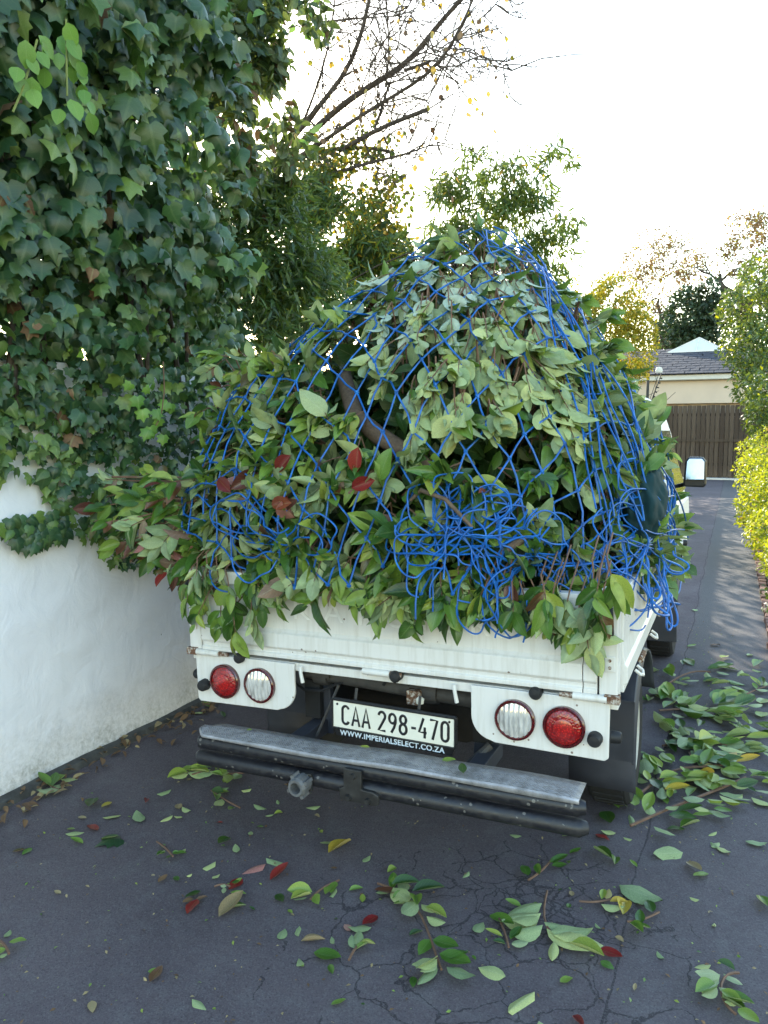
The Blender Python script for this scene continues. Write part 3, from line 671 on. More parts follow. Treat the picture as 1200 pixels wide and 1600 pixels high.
# hinges and rubber stops under the tailgate
for x in (-0.765, 0.0, 0.775):
    g = MB(); g.tube([(x-0.055, -0.014, 0.742), (x+0.055, -0.014, 0.742)], 0.013, 10); hg = g.build('tailgate_hinge', 'white', tk, smooth=True)
    g = MB(); s_ = -1 if x > 0.5 else 1
    g.tube([(x+s_*0.056, -0.014, 0.742), (x+s_*0.10, -0.014, 0.742)], [0.010, 0.008], 8); g.build('hinge_pin', 'rust', hg, smooth=True)
    if abs(x) > 0.5:
        g = MB(); e_ = -0.075 if x < 0 else 0.075; g.box(x+e_-0.03, x+e_+0.02, -0.022, 0.012, 0.728, 0.757); g.build('hinge_bracket', 'rust', hg, bevel=0.003)
for x in (-0.612, 0.077, 0.595):
    g = MB(); g.lathe([(0.0, -0.032), (0.016, -0.03), (0.022, -0.022), (0.022, 0.012)], 18, 'y', (x, 0, 0.735)); g.build('rubber_stop', 'rubber', tk, smooth=True)
# lamp panels
def panel(sx):
    xi, xo, zt, zb, r_ = 0.362, 0.834, 0.732, 0.527, 0.085
    pts = [(xi, zt), (xi, zb+0.012+r_)]
    for k in range(1, 9): th = PI + k/9*PI/2; pts.append((xi+r_+r_*math.cos(th), zb+0.012+r_+r_*math.sin(th)))
    pts += [(xi+r_, zb+0.008), (xo-0.012, zb), (xo, zb+0.01), (xo+0.004, zt)]
    if sx < 0: pts = [(-a, b) for a, b in pts]
    g = MB(); g.prism(pts, -0.0025, 0.010, 'y'); return g.build('lamp_panel', 'white', tk, bevel=0.003)
def lamp(name, x, z, par, red):
    lo_ = MB(); lo_.lathe([(0.071, 0.0), (0.071, -0.017), (0.067, -0.021), (0.062, -0.021), (0.060, -0.016)], 40, 'y', (x, 0, z)); h = lo_.build(name, 'lens_rim', par, smooth=True)
    if red:
        q = MB(); q.lathe([(0.0615, -0.014), (0.056, -0.019), (0.045, -0.0225), (0.033, -0.0245)], 40, 'y', (x, 0, z)); q.build('lens', 'lens_red', h, smooth=True)
        q = MB(); q.lathe([(0.0325, -0.0235), (0.0325, -0.0275), (0.028, -0.0295), (0.0, -0.0305)], 36, 'y', (x, 0, z)); q.build('lens_centre', 'lens_red_inner', h, smooth=True)
    else:
        V = []; Fc = []; nr, na = 61, 13
        for i in range(nr):
            xx = (i/(nr-1)*2-1)*0.0605; hh = math.sqrt(max(0, 0.0608**2-xx*xx))
            for j in range(na):
                zz = (j/(na-1)*2-1)*hh; rr = math.hypot(xx, zz)/0.0605
                V.append((x+xx, -0.017 - 0.010*(1-rr*rr) - 0.0022*math.sin(xx/0.0605*PI*7)*(1-0.3*rr), z+zz))
        for i in range(nr-1):
            for j in range(na-1): Fc.append((i*na+j, (i+1)*na+j, (i+1)*na+j+1, i*na+j+1))
        q = MB(); q.add(V, Fc); q.build('lens', 'lens_clear', h, smooth=True)
for sx in (-1, 1):
    pn = panel(sx)
    lamp('tail_lamp', 0.690*sx, 0.628, tk, True); lamp('reversing_lamp', 0.522*sx, 0.630, tk, False)
    g = MB(); g.lathe([(0.0, -0.04), (0.018, -0.038), (0.023, -0.03), (0.025, -0.003)], 20, 'y', (0.792*sx, 0, 0.602)); g.build('rubber_buffer', 'rubber', tk, smooth=True)
    g = MB(); g.lathe([(0.0, 0.035), (0.016, 0.033), (0.02, 0.027), (0.022, 0.0)], 18, 'x', (0.838, 0.03, 0.602)) if sx > 0 else g.lathe([(0.022, 0.0), (0.02, -0.027), (0.016, -0.033), (0.0, -0.035)], 18, 'x', (-0.838, 0.03, 0.63)); g.build('rubber_buffer', 'rubber', tk, smooth=True)
# number plate and carrier
np_ = MB(); Tm = Matrix.Translation((0.063, -0.022, 0.549)) @ Matrix.Rotation(R(1.2), 4, 'Y')
pe = bpy.data.objects.new('number_plate', None); COL.objects.link(pe); pe.parent = tk; pe.matrix_basis = Tm; pe.empty_display_size = 0.05
g = MB(); g.prism([(-0.252, -0.03), (-0.232, -0.075), (0.232, -0.075), (0.252, -0.03), (0.252, 0.066), (0.245, 0.073), (-0.245, 0.073), (-0.252, 0.066)], 0.0, 0.012, 'y'); g.build('plate_frame', 'plateblack', pe, bevel=0.003)
g = MB(); g.box(-0.243, 0.243, -0.004, -0.0002, -0.039, 0.064); g.build('plate_face', 'plate', pe, bevel=0.0015)
for q in (((-0.247, 0.247), (0.064, 0.071)), ((-0.247, 0.247), (-0.046, -0.039)), ((-0.2495, -0.243), (-0.0455, 0.0705)), ((0.243, 0.2495), (-0.0455, 0.0705))):
    g = MB(); g.box(q[0][0], q[0][1], -0.008, -0.0003, q[1][0], q[1][1]); g.build('frame_edge', 'plateblack', pe, bevel=0.0015)
def arc(cx, cy, rx, ry, a0, a1, n=10): return [(cx+rx*math.cos(R(a0+(a1-a0)*i/n)), cy+ry*math.sin(R(a0+(a1-a0)*i/n))) for i in range(n+1)]
GL = {'C': [arc(.25, .75, .22, .22, 20, 180)+arc(.25, .25, .22, .22, 180, 340)],
      'A': [[(.0, 0), (.25, 1), (.5, 0)], [(.09, .3), (.41, .3)]],
      '2': [arc(.25, .76, .22, .22, 170, -20)+[(.03, .02), (.49, .02)]],
      '9': [arc(.25, .72, .21, .24, 0, 360, 18), [(.46, .72)]+[(.46, .55), (.36, .28), (.18, 0)]],
      '8': [arc(.25, .75, .19, .21, -90, 270, 18), arc(.25, .27, .22, .25, 90, 450, 18)],
      '-': [[(.08, .42), (.38, .42)]],
      '4': [[(.30, 1), (.02, .28), (.5, .28)], [(.38, .55), (.38, 0)]],
      '7': [[(.02, .98), (.47, .98), (.18, 0)]],
      '0': [arc(.25, .76, .21, .22, 0, 180)+arc(.25, .24, .21, .22, 180, 360)+[(.46, .76)]]}
xc = -0.205; ch, cw = 0.074, 0.062
for chx in 'CAA 298-470':
    if chx == ' ': xc += 0.022; continue
    g = MB()
    for st in GL[chx]: g.tube([(a*cw*0.98, 0, (b-0.5)*ch) for a, b in st], 0.0052, 6)
    o = g.build('plate_character', 'plateblack', pe, smooth=True, loc=(xc, -0.0045, 0.013)); o.scale = (1, 0.35, 1)
    xc += 0.0428 if chx != '-' else 0.034
text_obj('WWW.IMPERIALSELECT.CO.ZA', 'dealer_lettering', 'platewhite', 0.0295, pe, (-0.005, -0.0012, -0.0595), 0.0006, 0.96, 0.0007, 1.08)
for x in (-0.225, 0.225):
    g = MB(); g.lathe([(0.0, -0.0075), (0.004, -0.007), (0.0045, -0.0042)], 10, 'y', (x, 0, 0.052)); g.build('plate_screw', 'plateblack', pe)
# what shows under the bed
g = MB(); g.tube([(-0.40, 0.14, 0.665), (0.40, 0.14, 0.625)], 0.032, 12); g.build('rear_crossbar', 'under_metal', tk, smooth=True)
for x, z in ((-0.31, 0.66), (0.16, 0.64), (0.37, 0.63)):
    g = MB(); g.lathe([(0.02, -0.03), (0.045, -0.03), (0.048, 0.0), (0.045, 0.03), (0.02, 0.03)], 16, 'x', (x, 0.14, z)); g.build('crossbar_collar', 'under_metal', tk, smooth=True)
for x, z0 in ((-0.335, 0.40), (0.37, 0.40)):
    g = MB(); g.prism([(x-0.03, 0.70), (x+0.035, 0.70), (x+0.05, z0), (x-0.055, z0)], 0.16, 0.19, 'y'); g.build('hanger_bracket', 'fender', tk, bevel=0.003)
g = MB(); g.box(-0.37, -0.26, 0.09, 0.13, 0.655, 0.69); g.build('bracket_plate', 'under_metal', tk, bevel=0.004)
g = MB(); g.box(0.08, 0.135, 0.075, 0.11, 0.60, 0.655); g.build('rusty_block', 'rust', tk, bevel=0.004)
g = MB(); g.tube([(-0.02, 0.09, 0.66), (0.0, 0.085, 0.69), (0.05, 0.085, 0.695), (0.09, 0.09, 0.67)], 0.007, 6); g.build('brake_hose', 'rubber', tk, smooth=True)
g = MB(); g.tube([(-0.45, 0.12, 0.62), (-0.38, 0.1, 0.595), (-0.3, 0.1, 0.60), (-0.24, 0.11, 0.63), (-0.2, 0.12, 0.645)], 0.006, 6); g.build('cable', 'rubber', tk, smooth=True)
g = MB(); g.tube([(-0.21, 0.08, 0.64), (-0.26, 0.06, 0.52), (-0.30, 0.05, 0.43)], 0.006, 6); g.build('cable', 'under_metal', tk, smooth=True)
g = MB(); g.tube([(0.40, 0.1, 0.48), (0.34, 0.05, 0.42), (0.28, 0.02, 0.38)], 0.016, 8); g.build('exhaust_pipe', 'under_metal', tk, smooth=True)
for x in (-0.332, 0.30):
    g = MB(); g.tube([(x, -0.004, 0.725), (x+0.006, -0.012, 0.70), (x+0.012, -0.01, 0.665)], [0.009, 0.007, 0.008], 8); g.build('release_hook', 'white', tk, smooth=True)
g = MB(); g.lathe([(0.0, -0.02), (0.014, -0.016), (0.016, 0.0), (0.006, 0.01)], 12, 'z', (0.155, 0.03, 0.645)); g.build('plate_lamp', 'plate', tk, smooth=True)
for x in (-0.10, 0.16):
    g = MB(); g.tube([(x, 0.0, 0.60), (x, 0.02, 0.66)], 0.006, 6); g.build('plate_stay', 'under_metal', tk)
g = MB(); g.tube([(-0.72, 0.906, 0.30), (0.72, 0.906, 0.30)], 0.045, 12); g.build('rear_axle', 'under', tk, smooth=True)
g = MB(); g.lathe([(0.04, -0.15), (0.13, -0.1), (0.16, 0), (0.13, 0.1), (0.04, 0.15)], 18, 'y', (0.05, 0.906, 0.30)); g.build('differential', 'under', tk, smooth=True)
# step bumper: two tubes and a tread plate
g = MB(); g.tube([(-0.700, -0.155, 0.436), (-0.69, -0.17, 0.436), (0.77, -0.175, 0.438), (0.79, -0.17, 0.438)], [0.020, 0.0285, 0.0285, 0.020], 18); g.build('bumper_tube', 'tube', tk, smooth=True)
g = MB(); g.tube([(-0.715, -0.155, 0.370), (-0.70, -0.17, 0.370), (0.775, -0.180, 0.374), (0.795, -0.17, 0.374)], [0.020, 0.0295, 0.0295, 0.020], 18); g.build('bumper_tube', 'tube', tk, smooth=True)
V = []; nx = 60
for i in range(nx):
    t = i/(nx-1); x = -0.715 + t*1.49; wv = 0.003*math.sin(x*5)+0.002*math.sin(x*13)
    back = -0.072 if t > 0.04 else -0.072 - (0.04-t)*1.5
    V += [(x, back, 0.478+wv), (x, -0.12, 0.480+wv), (x, -0.199+(0.05*max(0, 0.03-t)/0.03), 0.479+wv), (x, -0.204+(0.05*max(0, 0.03-t)/0.03), 0.474+wv), (x, -0.204+(0.05*max(0, 0.03-t)/0.03), 0.4635+0.003*math.sin(x*7))]
g = MB(); g.add(V, [(i*5+j, i*5+j+1, (i+1)*5+j+1, (i+1)*5+j) for i in range(nx-1) for j in range(4)]); tp = g.build('tread_plate', 'tread', tk, smooth=True)
md = tp.modifiers.new('solid', 'SOLIDIFY'); md.thickness = 0.004; md.offset = -1
for x in (-0.34, 0.39):
    g = MB(); g.box(x-0.03, x+0.03, -0.15, 0.2, 0.40, 0.46); g.build('bumper_bracket', 'fender', tk, bevel=0.004)
so = MB(); so.lathe([(0.021, 0.0), (0.034, 0.0), (0.036, -0.02), (0.036, -0.05), (0.030, -0.062), (0.021, -0.062), (0.021, -0.02)], 12, 'y', (-0.205, -0.215, 0.372)); sk = so.build('trailer_socket', 'grey_plastic', tk)
so = MB(); so.box(-0.237, -0.173, -0.219, -0.204, 0.34, 0.405); so.build('socket_plate', 'old_metal', sk, bevel=0.003)
for q in range(4):
    so = MB(); th = q*PI/2+0.5; so.box(-0.008, 0.008, -0.045, 0, -0.006, 0.006, Matrix.Translation((-0.205+0.037*math.cos(th), -0.222, 0.372+0.037*math.sin(th))) @ Matrix.Rotation(-th, 4, 'Y')); so.build('socket_lug', 'grey_plastic', sk)
tw = MB(); tw.prism([(-0.055, 0.334), (0.085, 0.334), (0.095, 0.342), (0.095, 0.372), (0.075, 0.382), (0.03, 0.385), (0.03, 0.452), (-0.04, 0.452), (-0.04, 0.385), (-0.06, 0.375)], -0.222, -0.208, 'y'); hb = tw.build('hitch_plate', 'old_metal', tk, bevel=0.003)
for x, z in ((-0.02, 0.35), (0.055, 0.35), (0.0, 0.43)):
    tw = MB(); tw.lathe([(0.0, -0.236), (0.010, -0.236), (0.012, -0.2225)], 6, 'y', (x, 0, z)); tw.build('hitch_bolt', 'old_metal', hb)
# wheels and mudguards
def wheel(x, y, outer):
    e = bpy.data.objects.new('wheel', None); COL.objects.link(e); e.parent = tk; e.empty_display_size = 0.05
    e.location = (x, y, 0.298 - x*0.023)
    g = MB(); g.lathe([(0.19, -0.07), (0.24, -0.088), (0.278, -0.086), (0.294, -0.07), (0.298, -0.03), (0.298, 0.03), (0.294, 0.07), (0.278, 0.086), (0.24, 0.088), (0.19, 0.07)], 48, 'x'); g.build('tyre', 'tyre', e, smooth=True)
    for k in range(36 if x > 0 else 0):
        th = 2*PI*k/36
        g.__init__(); g.box(-0.062, 0.062, -0.012, 0.012, 0.292, 0.3015)
        if k == 0: o0 = g.build('tread_block', 'tyre', e, bevel=0.002); o = o0
        else: o = o0.copy(); COL.objects.link(o); o.parent = e
        o.rotation_euler = (th, 0, 0)
    s = outer
    g = MB(); g.lathe([(0.192, 0.060*s), (0.200, 0.078*s), (0.193, 0.082*s), (0.175, 0.05*s), (0.15, 0.03*s), (0.10, 0.055*s), (0.065, 0.06*s), (0.06, 0.085*s), (0.0, 0.088*s)], 36, 'x'); g.build('rim', 'hub', e, smooth=True)
    return e
for y in (0.906, 3.35):
    for sx in (-1, 1): wheel(0.735*sx, y, sx)
for sx in (-1, 1):
    for y, a0, a1, nm in ((0.906, -18, 165, 'rear_mudguard'), (3.35, 10, 100, 'front_mudguard')):
        V = []; n = 22
        for i in range(n):
            th = R(a0 + (a1-a0)*i/(n-1)); rr = 0.375 if i else 0.385
            yy, zz = y - rr*math.cos(th), 0.30 + rr*math.sin(th)*0.98
            for x in (0.60, 0.845, 0.862): V.append((x*sx, yy + (0.0 if x < 0.85 else 0.012), zz - (0.0 if x < 0.85 else 0.012)))
        g = MB(); g.add(V, [(i*3+j, i*3+j+1, (i+1)*3+j+1, (i+1)*3+j) for i in range(n-1) for j in range(2)])
        o = g.build(nm, 'fender', tk, smooth=True); md = o.modifiers.new('solid', 'SOLIDIFY'); md.thickness = 0.012
    g = MB(); g.box(0.612*sx, 0.858*sx, 0.532, 0.54, 0.30, 0.56) if sx > 0 else g.box(-0.858, -0.612, 0.532, 0.54, 0.30, 0.56); g.build('mud_flap', 'fender', tk, bevel=0.004)
    g = MB(); g.box(min(0.62*sx, 0.86*sx), max(0.62*sx, 0.86*sx), 2.95, 2.965, 0.18, 0.62); g.build('mud_flap', 'fender', tk, bevel=0.004)
# cab
sec = [(0.0, 1.925), (0.30, 1.922), (0.47, 1.905), (0.58, 1.870), (0.66, 1.81), (0.705, 1.72), (0.745, 1.60), (0.80, 1.36), (0.845, 1.17), (0.866, 1.10), (0.872, 1.0), (0.868, 0.80), (0.84, 0.62), (0.80, 0.58), (0.0, 0.58)]
full = sec + [(-x, z) for x, z in sec[-2:0:-1]]
rings = [(2.655, 0.975, 0.985), (2.675, 0.992, 0.996), (2.72, 1, 1), (3.3, 1, 1.004), (3.85, 0.995, 0.995), (4.05, 0.98, 0.975), (4.28, 0.955, 0.86), (4.42, 0.94, 0.72), (4.47, 0.93, 0.66)]
V = []; nS = len(full)
for y, fx, fz in rings:
    for x, z in full:
        zz = 0.58 + (z-0.58)*((fz-0.3)/0.7 if fz < 0.99 else 1.0) if z > 1.1 else z
        V.append((x*fx, y, zz))
Fc = [(i*nS+k, i*nS+(k+1) % nS, (i+1)*nS+(k+1) % nS, (i+1)*nS+k) for i in range(len(rings)-1) for k in range(nS)]
Fc += [tuple(range(nS)), tuple(range((len(rings)-1)*nS, len(rings)*nS))]
g = MB(); g.add(V, Fc); g.build('cab', 'white', tk, smooth=True)
for sx in (-1, 1):
    # side window, door and drip rail lie on the cab's flank
    def flank(y, z, off):
        zs = [q[1] for q in sec]; xs = [q[0] for q in sec]
        return (float(np.interp(-z, [-q for q in zs], xs))+off)*sx, y, z
    def patch(yz, off, name, mt, par):
        m_ = MB(); n_ = len(yz)
        m_.add([flank(y, z, off) for y, z in yz] + [flank(y, z, off-0.012) for y, z in yz], [tuple(range(n_)), tuple(range(2*n_-1, n_-1, -1))] + [(i, (i+1) % n_, n_+(i+1) % n_, n_+i) for i in range(n_)])
        return m_.build(name, mt, par)
    dr = patch([(2.86, 1.10), (3.95, 1.10), (3.95, 1.0), (3.95, 0.8), (3.9, 0.66), (2.9, 0.66), (2.86, 0.8), (2.86, 1.0)], 0.005, 'door', 'white', tk)
    patch([(2.9, 1.62), (3.7, 1.62), (3.78, 1.36), (3.92, 1.17), (2.9, 1.17), (2.9, 1.36)], 0.005, 'side_window', 'glass', tk)
    m_ = MB(); m_.tube([flank(2.68, 1.15, 0.006), flank(2.70, 1.45, 0.006), flank(2.76, 1.68, 0.006), flank(3.0, 1.73, 0.008), flank(3.7, 1.72, 0.008)], 0.011, 8); m_.build('drip_rail', 'white', tk, smooth=True)
    m_ = MB(); m_.box(min(0.878*sx, 0.9*sx), max(0.878*sx, 0.9*sx), 2.93, 3.07, 0.985, 1.015); m_.build('handle', 'plateblack', dr, bevel=0.004)
    # door mirror on its arm
    mx_ = 0.945*sx
    m_ = MB(); m_.tube([(0.83*sx, 3.42, 1.22), (0.88*sx, 3.36, 1.235), (mx_, 3.32, 1.25)], [0.016, 0.014, 0.014], 8); arm = m_.build('mirror_arm', 'plateblack', tk, smooth=True)
    m_ = MB(); m_.prism([(mx_-0.072, 1.222), (mx_+0.062, 1.218), (mx_+0.072, 1.24), (mx_+0.070, 1.40), (mx_+0.05, 1.43), (mx_-0.045, 1.432), (mx_-0.065, 1.40), (mx_-0.078, 1.25)] if sx > 0 else [(mx_+0.072, 1.222), (mx_-0.062, 1.218), (mx_-0.072, 1.24), (mx_-0.070, 1.40), (mx_-0.05, 1.43), (mx_+0.045, 1.432), (mx_+0.065, 1.40), (mx_+0.078, 1.25)], 3.27, 3.34, 'y'); mh = m_.build('mirror', 'plateblack', tk, bevel=0.012)
    m_ = MB(); m_.prism([(mx_-0.062, 1.275), (mx_+0.058, 1.275), (mx_+0.058, 1.40), (mx_+0.043, 1.419), (mx_-0.04, 1.42), (mx_-0.054, 1.40)] if sx > 0 else [(mx_+0.062, 1.275), (mx_-0.058, 1.275), (mx_-0.058, 1.40), (mx_-0.043, 1.419), (mx_+0.04, 1.42), (mx_+0.054, 1.40)], 3.262, 3.269, 'y'); m_.v = [(x, y + (z-1.43)*0.16 - 0.002, z) for x, y, z in m_.v]; m_.build('mirror_glass', 'chrome', mh, bevel=0.002)
g = MB(); g.add([(-0.68, 2.648, 1.62), (0.68, 2.648, 1.62), (0.72, 2.648, 1.28), (-0.72, 2.648, 1.28)], [(0, 1, 2, 3)]); o = g.build('rear_window', 'glass', tk); md = o.modifiers.new('solid', 'SOLIDIFY'); md.thickness = 0.006
# side lever with a black knob, behind the cab on the right
g = MB(); g.tube([(0.874, 2.5, 0.93), (0.915, 2.52, 0.925)], 0.016, 8); lv = g.build('drop_side_lever', 'white', tk, smooth=True)
g = MB(); g.lathe([(0.0, 0.03), (0.017, 0.026), (0.02, 0.012), (0.016, 0.0), (0.0, 0)], 14, 'x', (0.912, 2.52, 0.925)); g.build('knob', 'rubber', lv, smooth=True)
g = MB(); g.tube([(0.915, 2.52, 0.90), (0.90, 2.5, 0.79), (0.885, 2.48, 0.72)], 0.006, 6); g.build('rod', 'rubber', lv, smooth=True)

# ================================================================== THE LOAD
DC = np.array([-1.24, 3.578, 1.02]); DH = 1.39
def foot(a):
    ca, sa = np.cos(a), np.sin(a)
    ax = np.where(ca > 0, 0.99, 1.20); ay = np.where(sa > 0, 1.30, 1.16); e = 2.7
    return (np.abs(ca/ax)**e + np.abs(sa/ay)**e)**(-1/e)
def dome(a, phi):
    """the heap: a tent-like mound over the load bed with a small peak"""
    a = np.asarray(a, float); rh = np.cos(np.asarray(phi, float)); r = foot(a)*rh
    x = DC[0]+r*np.cos(a); y = DC[1]+r*np.sin(a)
    z = DC[2] + DH*np.clip(1-rh**1.59, 0, 1)**0.46 + 0.13*np.exp(-((x+1.10)**2+(y-3.5)**2)/0.09)
    z = z - (0.075*np.exp(-((x+1.85)/0.34)**2) + 0.07*np.exp(-((x+0.48)/0.22)**2))*np.clip((1-rh)*4, 0, 1)
    return np.stack([x, y, z], -1)
def dome_n(a, phi):
    e = 1e-3; p = dome(a, phi); u = dome(a+e, phi)-p; v = dome(a, min(phi+e, PI/2-1e-4))-dome(a, min(phi, PI/2-1e-3)-e)
    n = unit(np.cross(u, v)); return n if n @ (p-DC) > 0 else -n
_ga, _gp = np.meshgrid(np.linspace(-PI, PI, 181), np.linspace(0.02, PI/2-0.02, 70)); _ga = _ga.ravel(); _gp = _gp.ravel()
_gP = dome(_ga, _gp); _gN = np.array([dome_n(a, p) for a, p in zip(_ga, _gp)])
_gF = np.einsum('ij,ij->i', _gN, CAMP-_gP) > 0
_gx, _gy = proj(_gP)
def dome_px(px, py):
    d = (_gx-px)**2 + (_gy-py)**2 + np.where(_gF, 0, 1e9); i = int(np.argmin(d)); return _gP[i].copy(), _gN[i].copy()
_cell = foot(_ga)*np.cos(_gp)+0.02
def dome_random():
    i = rng.choice(len(_ga), p=_cell/_cell.sum()); a = _ga[i]+rng.normal(0, 0.02); p = min(PI/2-0.02, max(0.02, _gp[i]+rng.normal(0, 0.015)))
    return dome(a, p), dome_n(a, p)

SEEDS = [
    (735, 430, 'cut branch with pale drooping leaves at the very top of the load'),
    (640, 500, 'cut branch with pale hanging leaves left of the top, above the dark hollow'),
    (720, 560, 'cut branch with long pale leaf undersides in the middle of the load'),
    (820, 520, 'cut branch with pale leaves draped down the upper right face of the load'),
    (660, 620, 'cut branch tip of pale leaves hanging lowest above the dark middle'),
    (850, 640, 'cut branch with sparse pale leaves beside the thick bare limb on the right'),
    (560, 480, 'leafy cut branch along the upper left slope of the load'),
    (430, 530, 'leafy cut branch at the left shoulder of the load under the net'),
    (350, 640, 'cut branch of yellowish green leaves at the left edge of the load'),
    (470, 660, 'cut branch with large dark glossy leaves below the dark hollow'),
    (600, 720, 'cut branch with dark glossy leaves and red ones in the lower middle'),
    (420, 780, 'cut branch with pale yellow green leaves in the lower left of the load'),
    (720, 720, 'cut branch of dark shaded leaves in the lower middle, above the bunched net'),
    (620, 840, 'cut branch tumbling over the middle of the tailgate below the net edge'),
    (820, 760, 'cut branch with rounded leaves among the bunched blue cords'),
    (900, 820, 'cut branch at the lower right, tangled in loose blue cord'),
    (930, 520, 'cut branch with dark upright leaves on the right shoulder of the load'),
    (960, 640, 'cut branch on the right flank under closely drawn net cords'),
    (1000, 720, 'cut branch poking out of the right flank towards the cab'),
    (500, 850, 'cut branch of dark leaves low on the left above the tailgate'),
]
class Branch:
    def __init__(s, label, root, tip, group='cut branches piled on the truck'):
        s.root = np.asarray(root, float); s.tip = np.asarray(tip, float); s.leaves = []; s.wood = MB(); s.label = label; s.group = group
        s.mid = (s.root+s.tip)/2 + rv(0.03)
    def add(s, leaves, path, r=0.0032): s.leaves += leaves; s.wood.tube(path, [r, r*0.95, r*0.85, r*0.7, r*0.5][:len(path)] + [r*0.5]*(max(0, len(path)-5)), 5)
    def finish(s, nind, stem='twig', name='cut_branch', cat='branch'):
        t = thing(name, s.label, cat, tuple(s.root), s.group)
        s.wood.v = [tuple(np.array(v)-s.root) for v in s.wood.v]
        m_ = MB(); m_.tube([s.root*0, s.mid-s.root, s.tip-s.root], [0.013, 0.009, 0.005], 6); m_.build('stem', stem, t, smooth=True)
        tag(s.wood.build('twigs', stem, t, smooth=True), kind='stuff')
        ls = sorted(s.leaves, key=lambda l: -l.score); 
        for l in ls[:nind]: leaf_obj(l, t)
        if len(ls) > nind: leaf_batch(ls[nind:], 'foliage', t)
        return t
BR = []
for px, py, lab in SEEDS:
    p, n = dome_px(px, py); BR.append(Branch(lab, DC + (p-DC)*0.45 + np.array([0, 0, 0.05]), p - n*0.05))
seedP = np.array([b.tip for b in BR])
def nearest(p): return BR[int(np.argmin(((seedP-p)**2).sum(1)))]
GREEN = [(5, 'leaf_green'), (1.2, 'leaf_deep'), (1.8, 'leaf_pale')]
def hollow(px, py):
    return ((px-548)/62)**2 + ((py-585)/50)**2 < 1 or ((px-605)/42)**2 + ((py-655)/34)**2 < 1 or ((px-770)/85)**2 + ((py-690)/38)**2 < 1
count = 0
while count < 960:
    p, n = dome_random(); px, py = proj(p); face = n @ unit(CAMP-p)
    if p[1] > 4.9 or (p[0] > -0.75 and p[1] > 4.0 and p[2] > 1.3) or (p[0] > -0.42 and p[1] > 3.55 and p[2] > 1.3): continue
    if face < -0.25 and rng.random() < 0.45: continue
    if face > 0 and hollow(px, py): continue
    if face > 0 and ((px-1018)/32)**2 + ((py-785)/45)**2 < 1: continue
    count += 1
    lump = 0.05*mnoise.noise(Vector(p*4.0)); p = p + n*lump
    down = unit(np.array([0, 0, -1.0]) - n*(-n[2])) if abs(n[2]) < 0.97 else unit(np.array([0, -1, -0.3]))
    sc = face*1.0 + 0.3
    if face > -0.1 and 560 < px < 905 and py < 672 + 30*math.sin(px*0.05) and py > 400:
        d = unit(down + rv(0.22)); Ln = rng.uniform(0.12, 0.24); nl = rng.integers(7, 11)
        lv, pa = sprig(p - d*Ln*0.4 + n*rng.uniform(0.0, 0.05), d, -n + np.array([0, 0, 0.1]), Ln, nl, rng.uniform(0.08, 0.12), [(6, 'leaf_silver' if py < 500 + 40*rng.normal() else 'leaf_pale'), (2.0, 'leaf_green')], 'abdefhm', 0.35, 0.6, sc, 0.5)
    else:
        tang = unit(np.cross(n, rv())); up = rng.random()
        d = unit(tang*0.8 + n*0.55 + down*0.35)
        flip = rng.random() < (0.38 if px < 560 else 0.22)
        if px < 620: mats = [(4.0, 'leaf_green'), (3.6, 'leaf_pale'), (1, 'leaf_deep'), (0.16, 'leaf_red'), (0.25, 'leaf_maroon')]
        elif py > 680: mats = [(5, 'leaf_green'), (1.4, 'leaf_deep'), (1.8, 'leaf_pale'), (0.05, 'leaf_red')]
        else: mats = GREEN
        nn = -n if flip else (n + np.array([0, 0, 0.5]))
        Ln = rng.uniform(0.09, 0.17); nl = rng.integers(6, 9)
        lv, pa = sprig(p - n*0.02 - d*Ln*0.5, d, nn, Ln, nl, rng.uniform(0.085, 0.125), mats, 'aabcdefhm', 0.3, 0.95, sc, 0.5)
    b = nearest(p); b.add(lv, [p - n*0.12] + pa)
# inside of the heap: darker leaf colours put its shade in
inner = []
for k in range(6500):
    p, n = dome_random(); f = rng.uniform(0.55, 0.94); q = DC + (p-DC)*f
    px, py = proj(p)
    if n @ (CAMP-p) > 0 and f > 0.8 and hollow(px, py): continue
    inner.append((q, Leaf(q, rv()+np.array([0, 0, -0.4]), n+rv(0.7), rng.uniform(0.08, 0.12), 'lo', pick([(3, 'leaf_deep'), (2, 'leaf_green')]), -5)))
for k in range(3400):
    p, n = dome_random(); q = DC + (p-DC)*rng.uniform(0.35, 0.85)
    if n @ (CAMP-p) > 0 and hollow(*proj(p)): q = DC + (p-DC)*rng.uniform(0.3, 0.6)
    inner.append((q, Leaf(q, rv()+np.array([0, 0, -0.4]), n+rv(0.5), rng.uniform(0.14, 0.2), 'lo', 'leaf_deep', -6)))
for q, l in inner: nearest(q).leaves.append(l)
